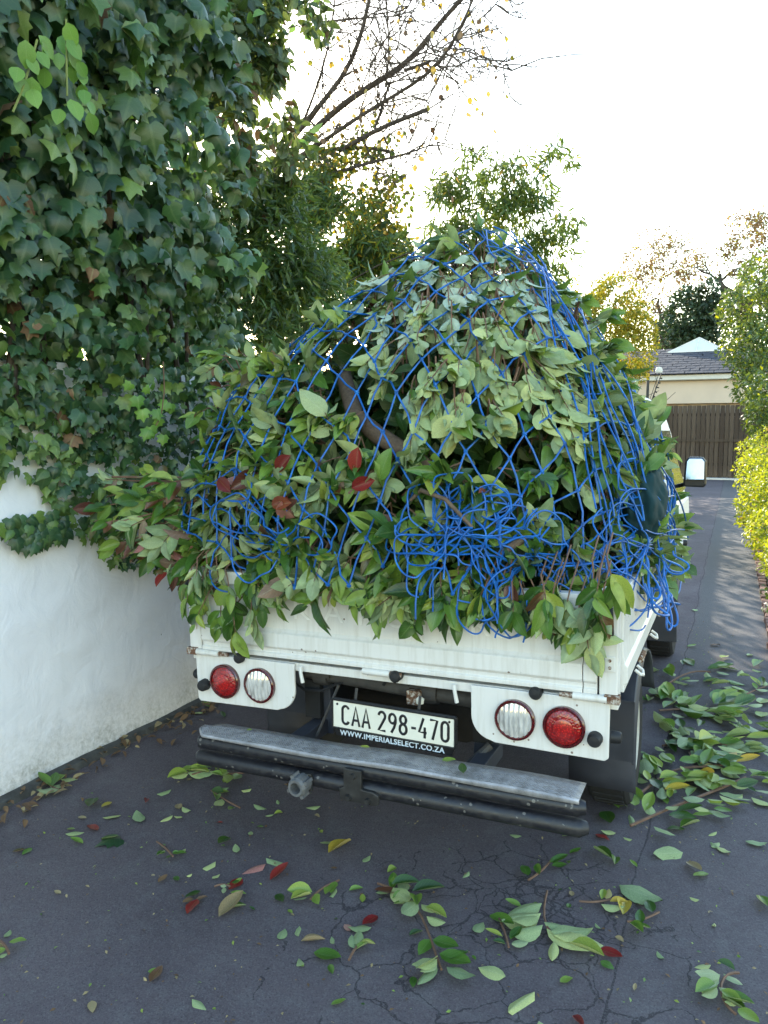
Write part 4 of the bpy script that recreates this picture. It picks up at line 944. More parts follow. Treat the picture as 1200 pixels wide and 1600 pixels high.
# sprigs hanging over the tailgate
for px, py, pale in [(330, 895, 0), (352, 905, 1), (372, 935, 0), (345, 950, 0), (400, 905, 0), (425, 900, 0), (395, 945, 1), (330, 935, 0), (318, 915, 1), (455, 885, 0), (480, 880, 1), (515, 885, 0), (548, 890, 0), (575, 905, 0), (592, 920, 0), (615, 905, 1), (640, 935, 0), (665, 945, 0), (655, 910, 0), (700, 930, 0), (688, 905, 0), (715, 905, 1), (758, 915, 0), (775, 935, 0), (790, 905, 1), (812, 925, 0), (840, 940, 0), (858, 915, 0), (870, 950, 0), (893, 930, 1), (905, 955, 1), (925, 945, 1), (915, 975, 1), (880, 905, 0), (935, 915, 1), (740, 890, 0), (440, 920, 0), (365, 965, 0), (735, 915, 0), (752, 895, 1), (770, 905, 0), (800, 925, 0), (822, 905, 1), (845, 915, 0), (800, 890, 0), (868, 925, 1), (308, 888, 1), (322, 880, 0), (338, 878, 1), (300, 902, 0), (368, 890, 1), (938, 905, 0), (948, 885, 1), (925, 890, 0), (945, 930, 0), (600, 890, 0), (530, 880, 1), (495, 890, 0), (670, 890, 1)]:
    p = at(px, py-16, Y=2.475 - rng.uniform(0, 0.03)); d = unit(np.array([rng.normal(0, 0.3), -0.12, -1]))
    lv, pa = sprig(p, d, np.array([rng.normal(0, 0.4), -1, 0.25])*(-1 if pale and rng.random() < 0.6 else 1), rng.uniform(0.08, 0.15), rng.integers(5, 8), rng.uniform(0.085, 0.115), [(3, 'leaf_pale'), (2, 'leaf_green')] if pale else [(5, 'leaf_green'), (1, 'leaf_deep'), (1, 'leaf_pale'), (0.35, 'leaf_maroon')], 'abcdfm', 0.4, 0.8, 1.6, 0.45)
    nearest(p).add(lv, [p + np.array([0, 0.12, 0.06])] + pa)
for px, py, ang in [(478, 718, 0.7), (575, 712, 1.4), (602, 757, 0.3), (478, 788, 0.1), (384, 776, -0.6)]:
    p, n = dome_px(px, py); sd = unit(np.cross(n, [0, 0, 1])); ax = sd*math.cos(ang) + np.array([0, 0, -1])*math.sin(ang)
    nearest(p).leaves.append(Leaf(p + n*0.085, ax, n + rv(0.2), 0.10, 'd', 'leaf_red', 9))
for b in BR: b.finish(50)
# branch sticking out past the left side, towards the wall
for lab, root, spots, mats in [
    ('cut branch with green and yellowish leaves sticking out left over the white wall', (430, 760), [(175, 745), (190, 800), (215, 780), (180, 830), (240, 740), (225, 820), (265, 790), (205, 850), (255, 835), (285, 750), (300, 800), (160, 790), (240, 860), (310, 840), (320, 770), (165, 815), (195, 770), (210, 815), (235, 800), (250, 770), (275, 820), (185, 850), (220, 845), (290, 780), (340, 800), (265, 750), (300, 740)], [(3, 'leaf_green'), (2.5, 'leaf_pale'), (0.8, 'leaf_maroon')]),
    ('cut branch with maroon and dark leaves hanging low beside the truck corner', (400, 850), [(255, 860), (280, 880), (300, 850), (325, 870), (270, 830), (290, 905), (320, 900), (300, 880), (245, 845), (265, 880), (310, 860), (335, 885)], [(2, 'leaf_maroon'), (2, 'leaf_green'), (0.7, 'leaf_deep'), (0.5, 'leaf_red')]),
    ('thin cut branch with upturned leaves rising from the left shoulder of the load', (420, 600), [(330, 575), (345, 610), (365, 590), (335, 555), (385, 555), (310, 640), (330, 660)], [(3, 'leaf_pale'), (2, 'leaf_green'), (0.4, 'leaf_maroon')]),
    ('cut branch with broad dark leaves standing up against the yellow bush', (900, 560), [(905, 470), (925, 500), (945, 530), (915, 525), (960, 570), (975, 600), (950, 490)], [(4, 'leaf_green'), (1, 'leaf_deep')]),
    ('cut branch with pale round leaves reaching out in front of the white cab', (960, 720), [(1028, 685), (1040, 705), (1020, 712), (1050, 845)], [(3, 'leaf_pale'), (3, 'leaf_green')])]:
    Yd = 2.62 if root[0] < 450 and root[1] > 700 else (3.0 if root[0] < 450 else (3.3 if root[1] < 600 else 3.75))
    rp = at(*root, Y=Yd+0.25); tips = [at(a, b, Y=Yd + rng.uniform(-0.12, 0.14)) for a, b in spots]
    b = Branch(lab, rp, tips[0], 'cut branches piled on the truck')
    for t in tips:
        if t[0] < -2.72: t[0] = -2.72
        d = unit((t-rp)*np.array([1, 1, 0.6]) + rv(0.15)); toc = unit(CAMP-t)
        lv, pa = sprig(t - d*0.1, d, (toc + np.array([0, 0, 0.6]) + rv(0.4))*(1 if rng.random() < 0.65 else -1), 0.13, rng.integers(6, 9), rng.uniform(0.08, 0.105), mats, 'abcde', 0.25, 0.95, 2.0, 0.4)
        b.add(lv, [rp + (t-rp)*0.55] + pa, 0.004)
    b.finish(75)

# thick bare limbs showing through
def limb(label, pts, rad, mat='cutbark', name='cut_limb'):
    pts = [np.asarray(p) for p in pts]; t = thing(name, label, 'branch', tuple(pts[0]), 'bare limbs in the load')
    m_ = MB(); m_.tube([p-pts[0] for p in pts], rad, 10); m_.build('bark', mat, t, smooth=True); return t
def inset(px, py, dep):
    p, n = dome_px(px, py); return p - n*dep
limb('thick brown curved limb inside the dark hollow on the left of the load', [inset(470, 500, 0.22), inset(505, 550, 0.17), inset(528, 615, 0.14), inset(575, 660, 0.12), inset(640, 705, 0.1), inset(690, 740, 0.14)], [0.028, 0.034, 0.036, 0.036, 0.03, 0.026])
limb('thick grey limb slanting down the right flank under the net', [inset(850, 550, 0.16), inset(880, 580, 0.08), inset(915, 615, 0.05), inset(955, 665, 0.06), inset(990, 720, 0.16)], [0.028, 0.033, 0.035, 0.032, 0.028])
limb('thin sawn twig end lying across the bunched blue net', [inset(645, 790, -0.05), inset(668, 768, -0.08), inset(700, 790, -0.085), inset(735, 832, -0.07)], [0.006, 0.008, 0.0075, 0.006])
limb('short pale broken stub behind the net above the tailgate', [inset(770, 870, -0.02), inset(792, 855, -0.045), inset(806, 845, -0.05)], [0.014, 0.015, 0.013])
bt = thing('bare_twigs', 'bare grey twigs standing up at the peak of the load', 'twigs', tuple(at(730, 430, Y=3.5)))
for pts in ([(720, 450), (705, 400), (690, 375), (725, 352)], [(745, 460), (722, 400), (716, 360), (700, 350)], [(735, 440), (742, 395), (748, 350)], [(700, 440), (672, 400), (640, 408), (600, 420)], [(725, 430), (680, 385), (655, 402)], [(790, 450), (815, 410), (820, 395)], [(860, 470), (880, 450), (900, 470), (905, 500)], [(690, 430), (640, 395), (590, 415), (545, 440)], [(715, 420), (700, 378), (660, 400)]):
    m_ = MB(); m_.tube([np.array(at(a, b, Y=3.45+0.08*math.sin(a)))-np.array(bt.location) for a, b in pts], [0.006, 0.005, 0.004, 0.003][:len(pts)], 5); m_.build('twig', 'bark', bt, smooth=True)
# cloth sack tied under the net on the right flank
sk_c = at(1004, 788, Y=3.12)
m_ = MB(); V = []; nu, nv = 72, 44
for j in range(nv+1):
    ph = PI*j/nv
    for i in range(nu):
        th = 2*PI*i/nu; q = np.array([math.sin(ph)*math.cos(th), math.sin(ph)*math.sin(th), math.cos(ph)])
        f = 1 + 0.2*mnoise.noise(Vector(q*1.9)) + 0.06*abs(math.sin(th*6+4*math.sin(ph*2.2)+2*mnoise.noise(Vector(q*2))))*math.sin(ph) + 0.09*abs(mnoise.noise(Vector(q*4.5))) + 0.03*mnoise.noise(Vector(q*13))
        V.append(q*f*np.array([0.085, 0.19, 0.15*(1.15 if q[2] < 0 else 1)]))
Fc = [(j*nu+i, j*nu+(i+1) % nu, (j+1)*nu+(i+1) % nu, (j+1)*nu+i) for j in range(nv) for i in range(nu)]
m_.add(V, Fc); so_ = m_.build('cloth_sack', 'cloth', loc=tuple(sk_c)); so_.data.polygons.foreach_set('use_smooth', [True]*len(so_.data.polygons)); tag(so_, 'dark teal cloth bundle caught under the net on the right flank', 'sack')

# ================================================================== THE NET
net = thing('cargo_net', 'bright blue knotted cord cargo net thrown over the load of branches', 'net', (DC[0], DC[1], 1.0))
NB = np.array(net.location)
_rho = {}
def drape(s, t, off):
    """a flat net laid over the heap: flat polar distance becomes arc length from the peak"""
    rho = math.hypot(s, t); a = math.atan2(-t, s) if rho > 1e-6 else -PI/2
    key = round(a, 3)
    if key not in _rho:
        ph = np.linspace(PI/2, 0.0, 60); P = dome(np.full(60, key), ph); _rho[key] = np.concatenate([[0], np.cumsum(np.linalg.norm(np.diff(P, axis=0), axis=1))])
    arr = _rho[key]; ph = float(np.interp(rho, arr, np.linspace(PI/2, 0, 60))); ph = min(max(ph, 0.01), PI/2-0.01)
    p = dome(a, ph); n = dome_n(a, ph)
    extra = rho - arr[-1]
    if extra > 0: p = p + np.array([0, 0, -extra])
    return p + n*(off + 0.045*mnoise.noise(Vector(p*3.3)))
CR = 0.0036
e1 = 0.152*np.array([-math.sin(R(22)), math.cos(R(22))]); e2 = 0.138*np.array([math.sin(R(50)), math.cos(R(50))])
knots = {}
for i in range(-24, 25):
    for j in range(-24, 25):
        st = i*e1 + j*e2; rho = math.hypot(*st)
        if rho > 2.0 or st[1] < -1.45: continue
        st = st + rng.normal(0, 0.012, 2)
        knots[i, j] = (st, drape(st[0], st[1], 0.030))
def cord(pts, r=CR, name='cord'):
    m_ = MB(); m_.tube([np.asarray(p)-NB for p in pts], r, 6); return m_
def run_cords(fam):
    for i in range(-24, 25):
        seq = []
        for j in range(-24, 25):
            k = (i, j) if fam == 0 else (j, i)
            if k in knots: seq.append(knots[k])
        if len(seq) < 2: continue
        pts = []; m_ = MB()
        for (s0, p0), (s1, p1) in zip(seq[:-1], seq[1:]):
            mid = (s0+s1)/2 + rng.normal(0, 0.011, 2)
            q1 = drape(*(s0*0.72+mid*0.28), 0.030); q2 = drape(*mid, 0.032); q3 = drape(*(s1*0.72+mid*0.28), 0.030)
            pts += [p0, q1*0.35 + (p0*0.72+(p0+p1)/2*0.28)*0.65, q2*0.6+(p0+p1)/2*0.4, q3*0.35+(p1*0.72+(p0+p1)/2*0.28)*0.65]
        pts.append(seq[-1][1])
        m_.tube([p-NB for p in pts], CR, 6)
        if fam == 0:
            for s0, p0 in seq:
                d = rv(1); d = unit(d)*0.008; m_.tube([p0-NB-d, p0-NB, p0-NB+d], [CR*1.3, CR*2.3, CR*1.3], 6)
        m_.build('cord', 'cord', net, smooth=True)
run_cords(0); run_cords(1)
# the slack of the net gathered along the tailgate and at the right corner
def tangle(px0, px1, py0, py1, n, L0, L1, tilt=0.0, spread=1.2, r=0.0032):
    cx, cy, rx, ry = (px0+px1)/2, (py0+py1)/2, (px1-px0)/2, (py1-py0)/2
    for k in range(n):
        r0 = math.sqrt(rng.random())*0.85; t0 = rng.uniform(0, 2*PI)
        x = cx + rx*r0*math.cos(t0); y = cy + ry*r0*math.sin(t0); th = tilt + rng.choice([0, PI]) + rng.normal(0, spread); pts = []; m = max(5, int(rng.uniform(L0, L1)/0.035)); kap = rng.normal(0, 0.13); off = rng.uniform(0.015, 0.08)
        for i in range(m):
            p, nn = dome_px(x, y); q = p + nn*off
            ex = max(0.0, y-880)
            if ex > 0: q = q + np.array([0, -0.02, -ex/440.0*0.8])
            pts.append(q + rv(0.003))
            if rng.random() < 0.12: kap = rng.normal(0, 0.3)
            if ((x-cx)/rx)**2 + ((y-cy)/ry)**2 > 1.1:
                want = math.atan2(cy-y, cx-x); dlt = (want-th+PI) % (2*PI) - PI; kap = 0.5*np.sign(dlt)
            th += kap; x += 15*math.cos(th); y += 13*math.sin(th); off = min(0.085, max(0.012, off + rng.normal(0, 0.010)))
        pts = smooth_path(pts)
        m_ = MB(); m_.tube([q-NB for q in pts], r, 6); m_.build('cord', 'cord', net, smooth=True)
def smooth_path(P, it=2):
    P = [np.asarray(p) for p in P]
    for _ in range(it):
        Q = [P[0]]
        for a, b in zip(P[:-1], P[1:]): Q += [a*0.75+b*0.25, a*0.25+b*0.75]
        P = Q + [P[-1]]
        if len(P) > 170: break
    # relax grid steps
    for _ in range(4): P = [P[0]] + [(P[i-1]+P[i]*2+P[i+1])/4 for i in range(1, len(P)-1)] + [P[-1]]
    return P
tangle(640, 800, 785, 905, 62, 0.15, 0.45, 0.5, 1.0, 0.0031)
tangle(780, 960, 830, 910, 34, 0.15, 0.5, 0.3, 0.8, 0.0031)
tangle(930, 1045, 800, 930, 30, 0.15, 0.45, 1.2, 0.9, 0.0031)
tangle(960, 1045, 715, 850, 8, 0.2, 0.5, 1.0, 0.7)
tangle(345, 560, 825, 872, 8, 0.3, 0.7, 0.0, 0.25)
tangle(320, 400, 740, 840, 4, 0.2, 0.4, 0.3, 0.6)
tangle(720, 830, 372, 425, 7, 0.2, 0.4, 0.6, 0.3)
for k in range(11):      # cords drawn close together down the right flank
    x0, y0 = 812+7*k+rng.normal(0, 4), 408+7*k; x1, y1 = 925+11.5*k+rng.normal(0, 6), 800+4*k; pts = []
    for i in range(18):
        t = i/17; p, nn = dome_px(x0+(x1-x0)*t + 7*math.sin(t*11+k), y0+(y1-y0)*t - 30*math.sin(t*PI)); pts.append(p + nn*(0.06+0.02*math.sin(t*7+k*2)))
    m_ = MB(); m_.tube([q-NB for q in smooth_path(pts, 1)], CR, 6); m_.build('cord', 'cord', net, smooth=True)
for k in range(9):      # loops hanging down at the right rear corner, outside the drop side
    y0 = rng.uniform(2.44, 3.0); x0 = rng.uniform(-0.36, -0.24) if y0 < 2.5 else rng.uniform(-0.255, -0.19); z0 = rng.uniform(1.08, 1.22); dz = rng.uniform(0.03, 0.17); dy = rng.uniform(-0.16, 0.16); dx = rng.normal(0, 0.05); ph = rng.uniform(0, 6)
    pts = []
    for i in range(16):
        t = i/15; pts.append(np.array([x0 + dx*t*(1 if y0 < 2.5 else 0.2) + 0.045*math.sin(t*PI) + 0.014*math.sin(t*8+ph), y0 + dy*t + 0.03*math.sin(t*7+ph), z0 - dz*math.sin(t*PI)**0.8 + 0.03*math.sin(t*5+ph)]))
    m_ = MB(); m_.tube([q-NB for q in pts], 0.0036, 6); m_.build('cord', 'cord', net, smooth=True)

# ================================================================== PLANTS
def depth(P): return float((np.asarray(P)-CAMP) @ _F)
def blob(px, py, rx, ry, Y, rd=None):
    """centre and radii of a foliage clump seen at this place, at distance Y"""
    c = at(px, py, Y=Y); k = depth(c)/FPX
    return c, np.array([rx*k, (rd if rd is not None else rx)*k, ry*k])
def fill(c, rad, n, size, shape, mat, shell=0.35, gap=0.0, freq=2.0, droop=0.4, out=0.6, clump=0, floor=0.15):
    c = np.asarray(c, float); L_ = []; tries = 0
    while len(L_) < n and tries < n*12:
        tries += 1
        u = unit(rv()); r = (rng.random()*(1-shell**3)+shell**3)**(1/3)
        q = u*r*rad*(1 + 0.22*mnoise.noise(Vector(u*2.3 + c*0.7))); p = c + q
        if p[2] < floor: continue
        if gap and mnoise.noise(Vector(p*freq)) < gap-0.35: continue
        k = clump if clump else 1
        base = p
        for _ in range(k):
            p2 = base + (rv(size*0.55) if k > 1 else 0)
            ax = unit(u*0.5 + rv(0.7) + np.array([0, 0, -droop])); nn = unit(u*out + rv(0.6) + np.array([0, 0, 0.4]))
            L_.append(Leaf(p2, ax, nn, size*rng.uniform(0.7, 1.25), shape, mat if isinstance(mat, str) else pick(mat), 0))
    return L_
def grow(mb, p, d, length, r, lev, bend=0.25, kids=3, tips=None, up=0.15, n=6, shrink=0.68):
    """a limb with side limbs; collects twig tips"""
    pts = [np.asarray(p, float)]; dd = unit(d); k = 5
    for i in range(k):
        dd = unit(dd + rv(bend*0.5) + np.array([0, 0, up*0.2])); pts.append(pts[-1] + dd*length/k)
    rr = [r*(1-0.5*i/k) for i in range(k+1)]
    mb.tube(pts, rr, max(4, n - (2 if r < 0.02 else 0)))
    if lev == 0:
        tips.append((pts[-1], dd)); tips.append((pts[3], dd)); return
    for j in range(kids):
        i = 2 + int(rng.integers(0, k-1)); i = min(i, k)
        nd = unit(dd + rv(0.75)); grow(mb, pts[i], nd, length*shrink*rng.uniform(0.8, 1.15), rr[i]*0.66, lev-1, bend, kids, tips, up, n, shrink)
def plant(name, label, cat, base, leaves, wood=None, group=None, bark='bark', crown='crown', ind=0):
    t = thing(name, label, cat, tuple(base), group)
    if wood is not None:
        wood.v = [tuple(np.array(v)-np.asarray(base)) for v in wood.v]; wood.build('trunk', bark, t, smooth=True)
    if ind:
        leaves = sorted(leaves, key=lambda l: -l.score)
        for l in leaves[:ind]: leaf_obj(l, t)
        leaves = leaves[ind:]
    if leaves: leaf_batch(leaves, crown, t)
    return t

# ---- ivy on the wall
ivt = thing('ivy', 'dense dark green ivy hanging over the top of the white wall', 'ivy', (WX, 3.0, 0.0))
ZY = [(-2, 1.5), (1.2, 1.42), (1.9, 1.36), (2.26, 1.345), (2.42, 1.36), (2.52, 1.31), (2.6, 1.20), (2.74, 1.06), (2.9, 0.93), (3.1, 0.84), (3.25, 0.81), (3.5, 0.85), (4.0, 1.05), (5.5, 1.15)]
def zlow(y): return float(np.interp(y, [q[0] for q in ZY], [q[1] for q in ZY])) + (0.08 if y < 2.45 else 0.06) + 0.04*mnoise.noise(Vector((y*9, 0, 5)))
ivy = []; tries = 0
NIVY = 9000
while len(ivy) < NIVY and tries < 90000:
    tries += 1
    y = rng.uniform(0.9, 5.2); z = rng.uniform(0.80, 4.9)
    zl = zlow(y)
    if z < zl: continue
    h = z-zl
    if z > 2.0 and y > 3.72 + 0.18*mnoise.noise(Vector((z*2, 0, 1))) - 0.03*(z-2): continue
    if h < 0.25 and rng.random() < 0.25: continue
    th = min(0.34, 0.03 + 0.19*h) + (0.12 if z > 2 else 0)
    lum = 0.5 + 0.8*mnoise.noise(Vector((y*3.4, z*3.4, 2)))
    dep = rng.random()**1.4; x = WX + 0.02 + th*(0.35+0.75*lum)*(1-dep) + 0.012
    if z > 2.0: x -= 0.55*dep*rng.random()
    big = np.interp(z, [0.9, 1.5, 2.1, 2.6, 4], [0.052, 0.065, 0.078, 0.10, 0.11])*rng.uniform(0.55, 1.3)
    if y > 3.1 and z < 2.4: big *= 0.8
    ax = np.array([rng.normal(0.15, 0.3), rng.normal(-0.1, 0.6), -1]); nn = np.array([0.8, -0.45, 0.35]) + rv(0.5)
    young = (h < 0.45 and y < 3.0 and rng.random() < 0.75*math.exp(-h*1.6)) or rng.random() < 0.07
    q = np.array([x, y, z]); px, py = proj(q)
    vis = 1 if (-20 < px < 420 and -20 < py < 930) else 0
    ivy.append(Leaf(q, ax, nn, big, ('ivy1', 'ivy2', 'ivy3', 'ivy4')[rng.integers(4)], 'ivy_young' if young else ('leaf_brown' if rng.random() < 0.012 else 'ivy'), vis*(1-dep)*big))
for k in range(130):   # the single strand running along the wall below the edge
    y = rng.uniform(1.2, 2.62); z = 1.185 + 0.02*math.sin(y*9) + rng.normal(0, 0.014) + 0.05*math.exp(-((y-2.47)/0.07)**2)*rng.normal(0, 1)
    if rng.random() < 0.6: y = 2.47 + rng.normal(0, 0.07); z = 1.195 + float(np.clip(rng.normal(0, 0.035), -0.05, 0.07))
    ivy.append(Leaf((WX+0.05+rng.uniform(0, 0.03), y, z), (0.1, rng.normal(0, 0.5), -1), np.array([1, -0.4, 0.3])+rv(0.25), rng.uniform(0.045, 0.075), ('ivy1', 'ivy2')[rng.integers(2)], 'ivy', 0.05))
for k in range(4200):  # behind the wall top: the shaded depth of the growth
    y = rng.uniform(0.8, 4.7); z = rng.uniform(1.7, 4.9); x = WX - rng.uniform(0.25, 0.95)
    if y > 3.7 and z > 2.7: continue
    ivy.append(Leaf((x, y, z), rv()+np.array([0, 0, -0.6]), np.array([0.8, -0.5, 0.3])+rv(0.6), rng.uniform(0.13, 0.18), 'ivy2', 'ivy', -1))
ivy.sort(key=lambda l: -l.score)
for l in ivy[:300]: leaf_obj(l, ivt)
leaf_batch(ivy[300:], 'foliage', ivt)
def ivstem(pts, r, nm='stem', mt='bark'):
    m_ = MB(); m_.tube([np.asarray(p)-np.array(ivt.location) for p in smooth_path(pts, 1)], r, 6); m_.build(nm, mt, ivt, smooth=True)
ivstem([(WX+0.04, 1.0, 1.2), (WX+0.045, 1.6, 1.19), (WX+0.045, 2.1, 1.2), (WX+0.045, 2.5, 1.185), (WX+0.05, 2.66, 1.21)], 0.005)
for k in range(14):
    y = rng.uniform(1.8, 3.6); ivstem([(WX+0.04, y, 1.62+rng.random()*0.3), (WX+0.06, y+rng.normal(0, 0.1), 2.1), (WX+0.05, y+rng.normal(0, 0.15), 2.7), (WX-0.1, y+rng.normal(0, 0.2), 3.6)], rng.uniform(0.008, 0.018))
for k in range(8):
    y = rng.uniform(0.9, 3.6); ivstem([(WX-0.4, y, 0), (WX-0.45, y+0.1, 1.9), (WX-0.5, y+rng.normal(0, 0.2), 3.2), (WX-0.6, y+rng.normal(0, 0.3), 4.6)], 0.03)
# hanging vine with bright small leaves
hv = [at(255, 565, X=WX+0.42), at(257, 610, X=WX+0.43), at(252, 650, X=WX+0.42), at(238, 675, X=WX+0.40)]
hvt = thing('hanging_vine', 'thin vine hanging free in front of the ivy with bright green leaves', 'vine', tuple(hv[0]))
m_ = MB(); m_.tube([p-hv[0] for p in hv], 0.003, 5); m_.build('stem', 'twig', hvt, smooth=True)
for k, (a, b) in enumerate([(228, 605), (215, 620), (240, 600), (245, 640), (235, 668), (250, 655), (262, 628), (232, 672), (205, 600), (222, 640), (256, 680), (268, 632)]):
    leaf_obj(Leaf(at(a, b, X=WX+0.41), (rng.normal(0, 0.5), rng.normal(0, 0.5), -1), np.array([0.8, -0.6, 0.4])+rv(0.25), rng.uniform(0.045, 0.07), 'ivy3', 'climber'), hvt)
# bright climber shoots on the upper left
for lab, pts, lf in [('pale green climbing shoot with round leaves at the upper left of the ivy', [(20, 175), (35, 140), (48, 100), (58, 62)], [(40, 62), (58, 80), (66, 62), (42, 88), (28, 105), (50, 120), (70, 105), (20, 120), (60, 55), (48, 138)]),
                     ('taller bright green climbing shoot just right of the pale one', [(105, 150), (104, 110), (104, 70), (103, 30)], [(105, 35), (112, 48), (98, 55), (110, 72), (118, 85), (92, 82), (112, 100), (125, 110), (130, 130), (136, 155), (110, 155), (95, 170), (138, 175), (120, 95), (104, 62), (132, 140)])]:
    P = [at(a, b, X=WX+0.52) for a, b in pts]; t = thing('climber_shoot', lab, 'climber', tuple(P[0]))
    m_ = MB(); m_.tube([p-P[0] for p in P], 0.004, 5); m_.build('stem', 'greentwig', t, smooth=True)
    for a, b in lf:
        leaf_obj(Leaf(at(a, b, X=WX+0.52+rng.uniform(-0.03, 0.03)), (rng.normal(0.2, 0.5), rng.normal(0, 0.5), -1), np.array([0.8, -0.6, 0.5])+rv(0.3), rng.uniform(0.06, 0.095), 'round', 'climber'), t)

# ---- trees and shrubs behind the wall
wd = MB(); tips = []; base = np.array([-3.75, 5.6, 0.0]); grow(wd, base, (-0.05, -0.1, 1), 2.2, 0.10, 1, 0.12, 3, tips, 0.15, 6, 0.45)
lv = []
for px, py, rx, ry, Y, n in [(395, 60, 60, 80, 4.9, 360), (360, 200, 60, 110, 4.6, 420), (420, 40, 45, 60, 5.2, 200), (345, 60, 60, 90, 4.7, 360), (425, 200, 28, 60, 5.0, 70), (400, 290, 50, 45, 5.0, 160), (300, 130, 60, 170, 4.6, 420), (440, 110, 30, 60, 5.2, 110), (330, -80, 110, 90, 5.0, 400), (465, -20, 30, 50, 5.4, 90), (470, 40, 40, 50, 5.3, 130), (445, 120, 30, 40, 5.2, 90), (415, 250, 40, 40, 5.1, 110), (455, 210, 22, 30, 5.3, 40)]:
    c, r_ = blob(px, py, rx, ry, Y, 75); lv += fill(c, r_, n, 0.105, 'lo', [(14, 'broadleaf'), (1, 'climber'), (0.5, 'leaf_brown')], 0.2, 0.25, 2.5, 0.5)
for k in range(14):  # withered cluster
    lv.append(Leaf(at(rng.uniform(262, 300), rng.uniform(200, 320), Y=4.2), (rng.normal(0, 0.3), 0, -1), np.array([0.5, -0.8, 0.2])+rv(0.5), rng.uniform(0.09, 0.13), 'b', 'leaf_brown', 1))
plant('broadleaf_tree', 'dark broad leaved evergreen tree with sun glinting through beside the ivy', 'tree', base, lv, wd, None, 'bark_dark', ind=14)

for lab, bs, bl in [
    ('dense dark shrub of fine narrow leaves between the ivy and the load', (-3.4, 5.4, 0), [(300, 420, 80, 110, 4.7, 1900), (400, 400, 90, 110, 5.2, 2400), (470, 460, 80, 90, 5.6, 2000), (330, 330, 50, 50, 4.9, 500), (420, 320, 60, 45, 5.4, 700), (360, 520, 100, 60, 5.0, 1200)]),
    ('olive green fine leaved shrub behind the left shoulder of the load', (-3.6, 8.0, 0), [(540, 380, 75, 90, 8.0, 2600), (590, 420, 70, 60, 8.2, 1800), (500, 330, 50, 60, 8.0, 900), (620, 440, 60, 45, 8.6, 900), (520, 470, 110, 70, 7.6, 1500), (650, 480, 90, 70, 8.4, 1400)])]:
    wd = MB(); tips = []
    for q in range(4): grow(wd, np.array(bs)+np.array([rng.normal(0, 0.25), rng.normal(0, 0.3), 0]), (rng.normal(0, 0.2), rng.normal(0, 0.2), 1), 1.05, 0.03, 2, 0.2, 3, tips)
    lv = []
    for px, py, rx, ry, Y, n in bl:
        c, r_ = blob(px, py, rx, ry, Y, 90); lv += fill(c, r_, int(n*1.5), 0.10 if Y < 7 else 0.115, 'narrow', [(6, 'fineleaf'), (1.2, 'goldbush'), (4, 'willow')] if Y > 7 else [(9, 'fineleaf'), (0.4, 'willow')], 0.1, 0.36 if Y > 7 else 0.06, 2.6, 0.4)
    plant('fine_leaved_shrub', lab, 'shrub', bs, lv, wd, 'shrubs behind the white wall', 'bark_dark')
# unseen hedge behind the load, added to keep the low sun off the drive
lv = []; wd = MB(); tips = []
for yy in np.arange(8.6, 26.5, 0.9):
    lv += fill(np.array([-3.7, yy, 1.9]), np.array([0.65, 0.8, 1.4 + 0.15*math.sin(yy*2)]), 480, 0.14, 'far', 'fineleaf', 0.3, 0.0, 2, 0.3)
    grow(wd, (-3.7, yy, 0), (0, 0, 1), 1.5, 0.03, 1, 0.2, 3, tips)
plant('shade_hedge', 'unseen hedge added behind the load to shade the driveway', 'hedge', (-3.7, 9, 0), lv, wd, None, 'bark_dark')

# autumn tree: nearly bare limbs with a few yellow leaves
at_base = np.array([-5.2, 8.2, 0.0]); aut = thing('autumn_tree', 'almost bare tree with yellow autumn leaves reaching over the shrubs', 'tree', tuple(at_base))
def part(pts, rad, nm, mt='bark_dark', n=8):
    m_ = MB(); m_.tube([np.asarray(p)-at_base for p in pts], rad, n); return m_.build(nm, mt, aut, smooth=True)
fork = at(400, 300, Y=8.2); part([at_base, at_base*0.6+fork*0.4+np.array([0.1, 0, 0]), fork], [0.13, 0.11, 0.085], 'trunk')
LIMBS = [([(400, 300), (460, 195), (539, 136), (559, 76), (573, 25), (582, -30), (600, -110)], 0.045, 0.018), ([(400, 300), (477, 210), (531, 167), (559, 144), (607, 119), (641, 99), (670, 57), (701, 17), (735, -15), (800, -80)], 0.055, 0.028),
         ([(440, 260), (502, 227), (545, 190), (602, 156), (670, 122), (687, 96), (715, 59), (740, 0), (760, -60)], 0.035, 0.010), ([(530, 235), (562, 221), (585, 201), (636, 184), (670, 170)], 0.034, 0.03),
         ([(400, 290), (460, 238), (511, 235), (568, 224), (613, 238)], 0.045, 0.025), ([(400, 300), (468, 286), (511, 275), (573, 252), (630, 246), (664, 229), (695, 218)], 0.042, 0.004),
         ([(602, 136), (607, 108), (609, 71), (606, 23), (600, -30)], 0.014, 0.007), ([(500, 35), (573, 25), (641, 25)], 0.018, 0.006), ([(633, 110), (668, 98)], 0.024, 0.022), ([(684, 74), (723, 75), (766, 89), (800, 110)], 0.009, 0.003),
         ([(585, 201), (600, 165), (603, 140), (610, 130)], 0.02, 0.016), ([(440, 280), (480, 320), (530, 360), (600, 372)], 0.022, 0.006), ([(670, 57), (684, 96)], 0.012, 0.01), ([(470, 200), (500, 130), (520, 60), (525, -20)], 0.02, 0.01), ([(641, 99), (700, 75), (750, 35), (790, -10)], 0.008, 0.003), ([(560, 150), (590, 60), (640, 20), (660, -30)], 0.011, 0.005)]
tw = []; TW = MB()
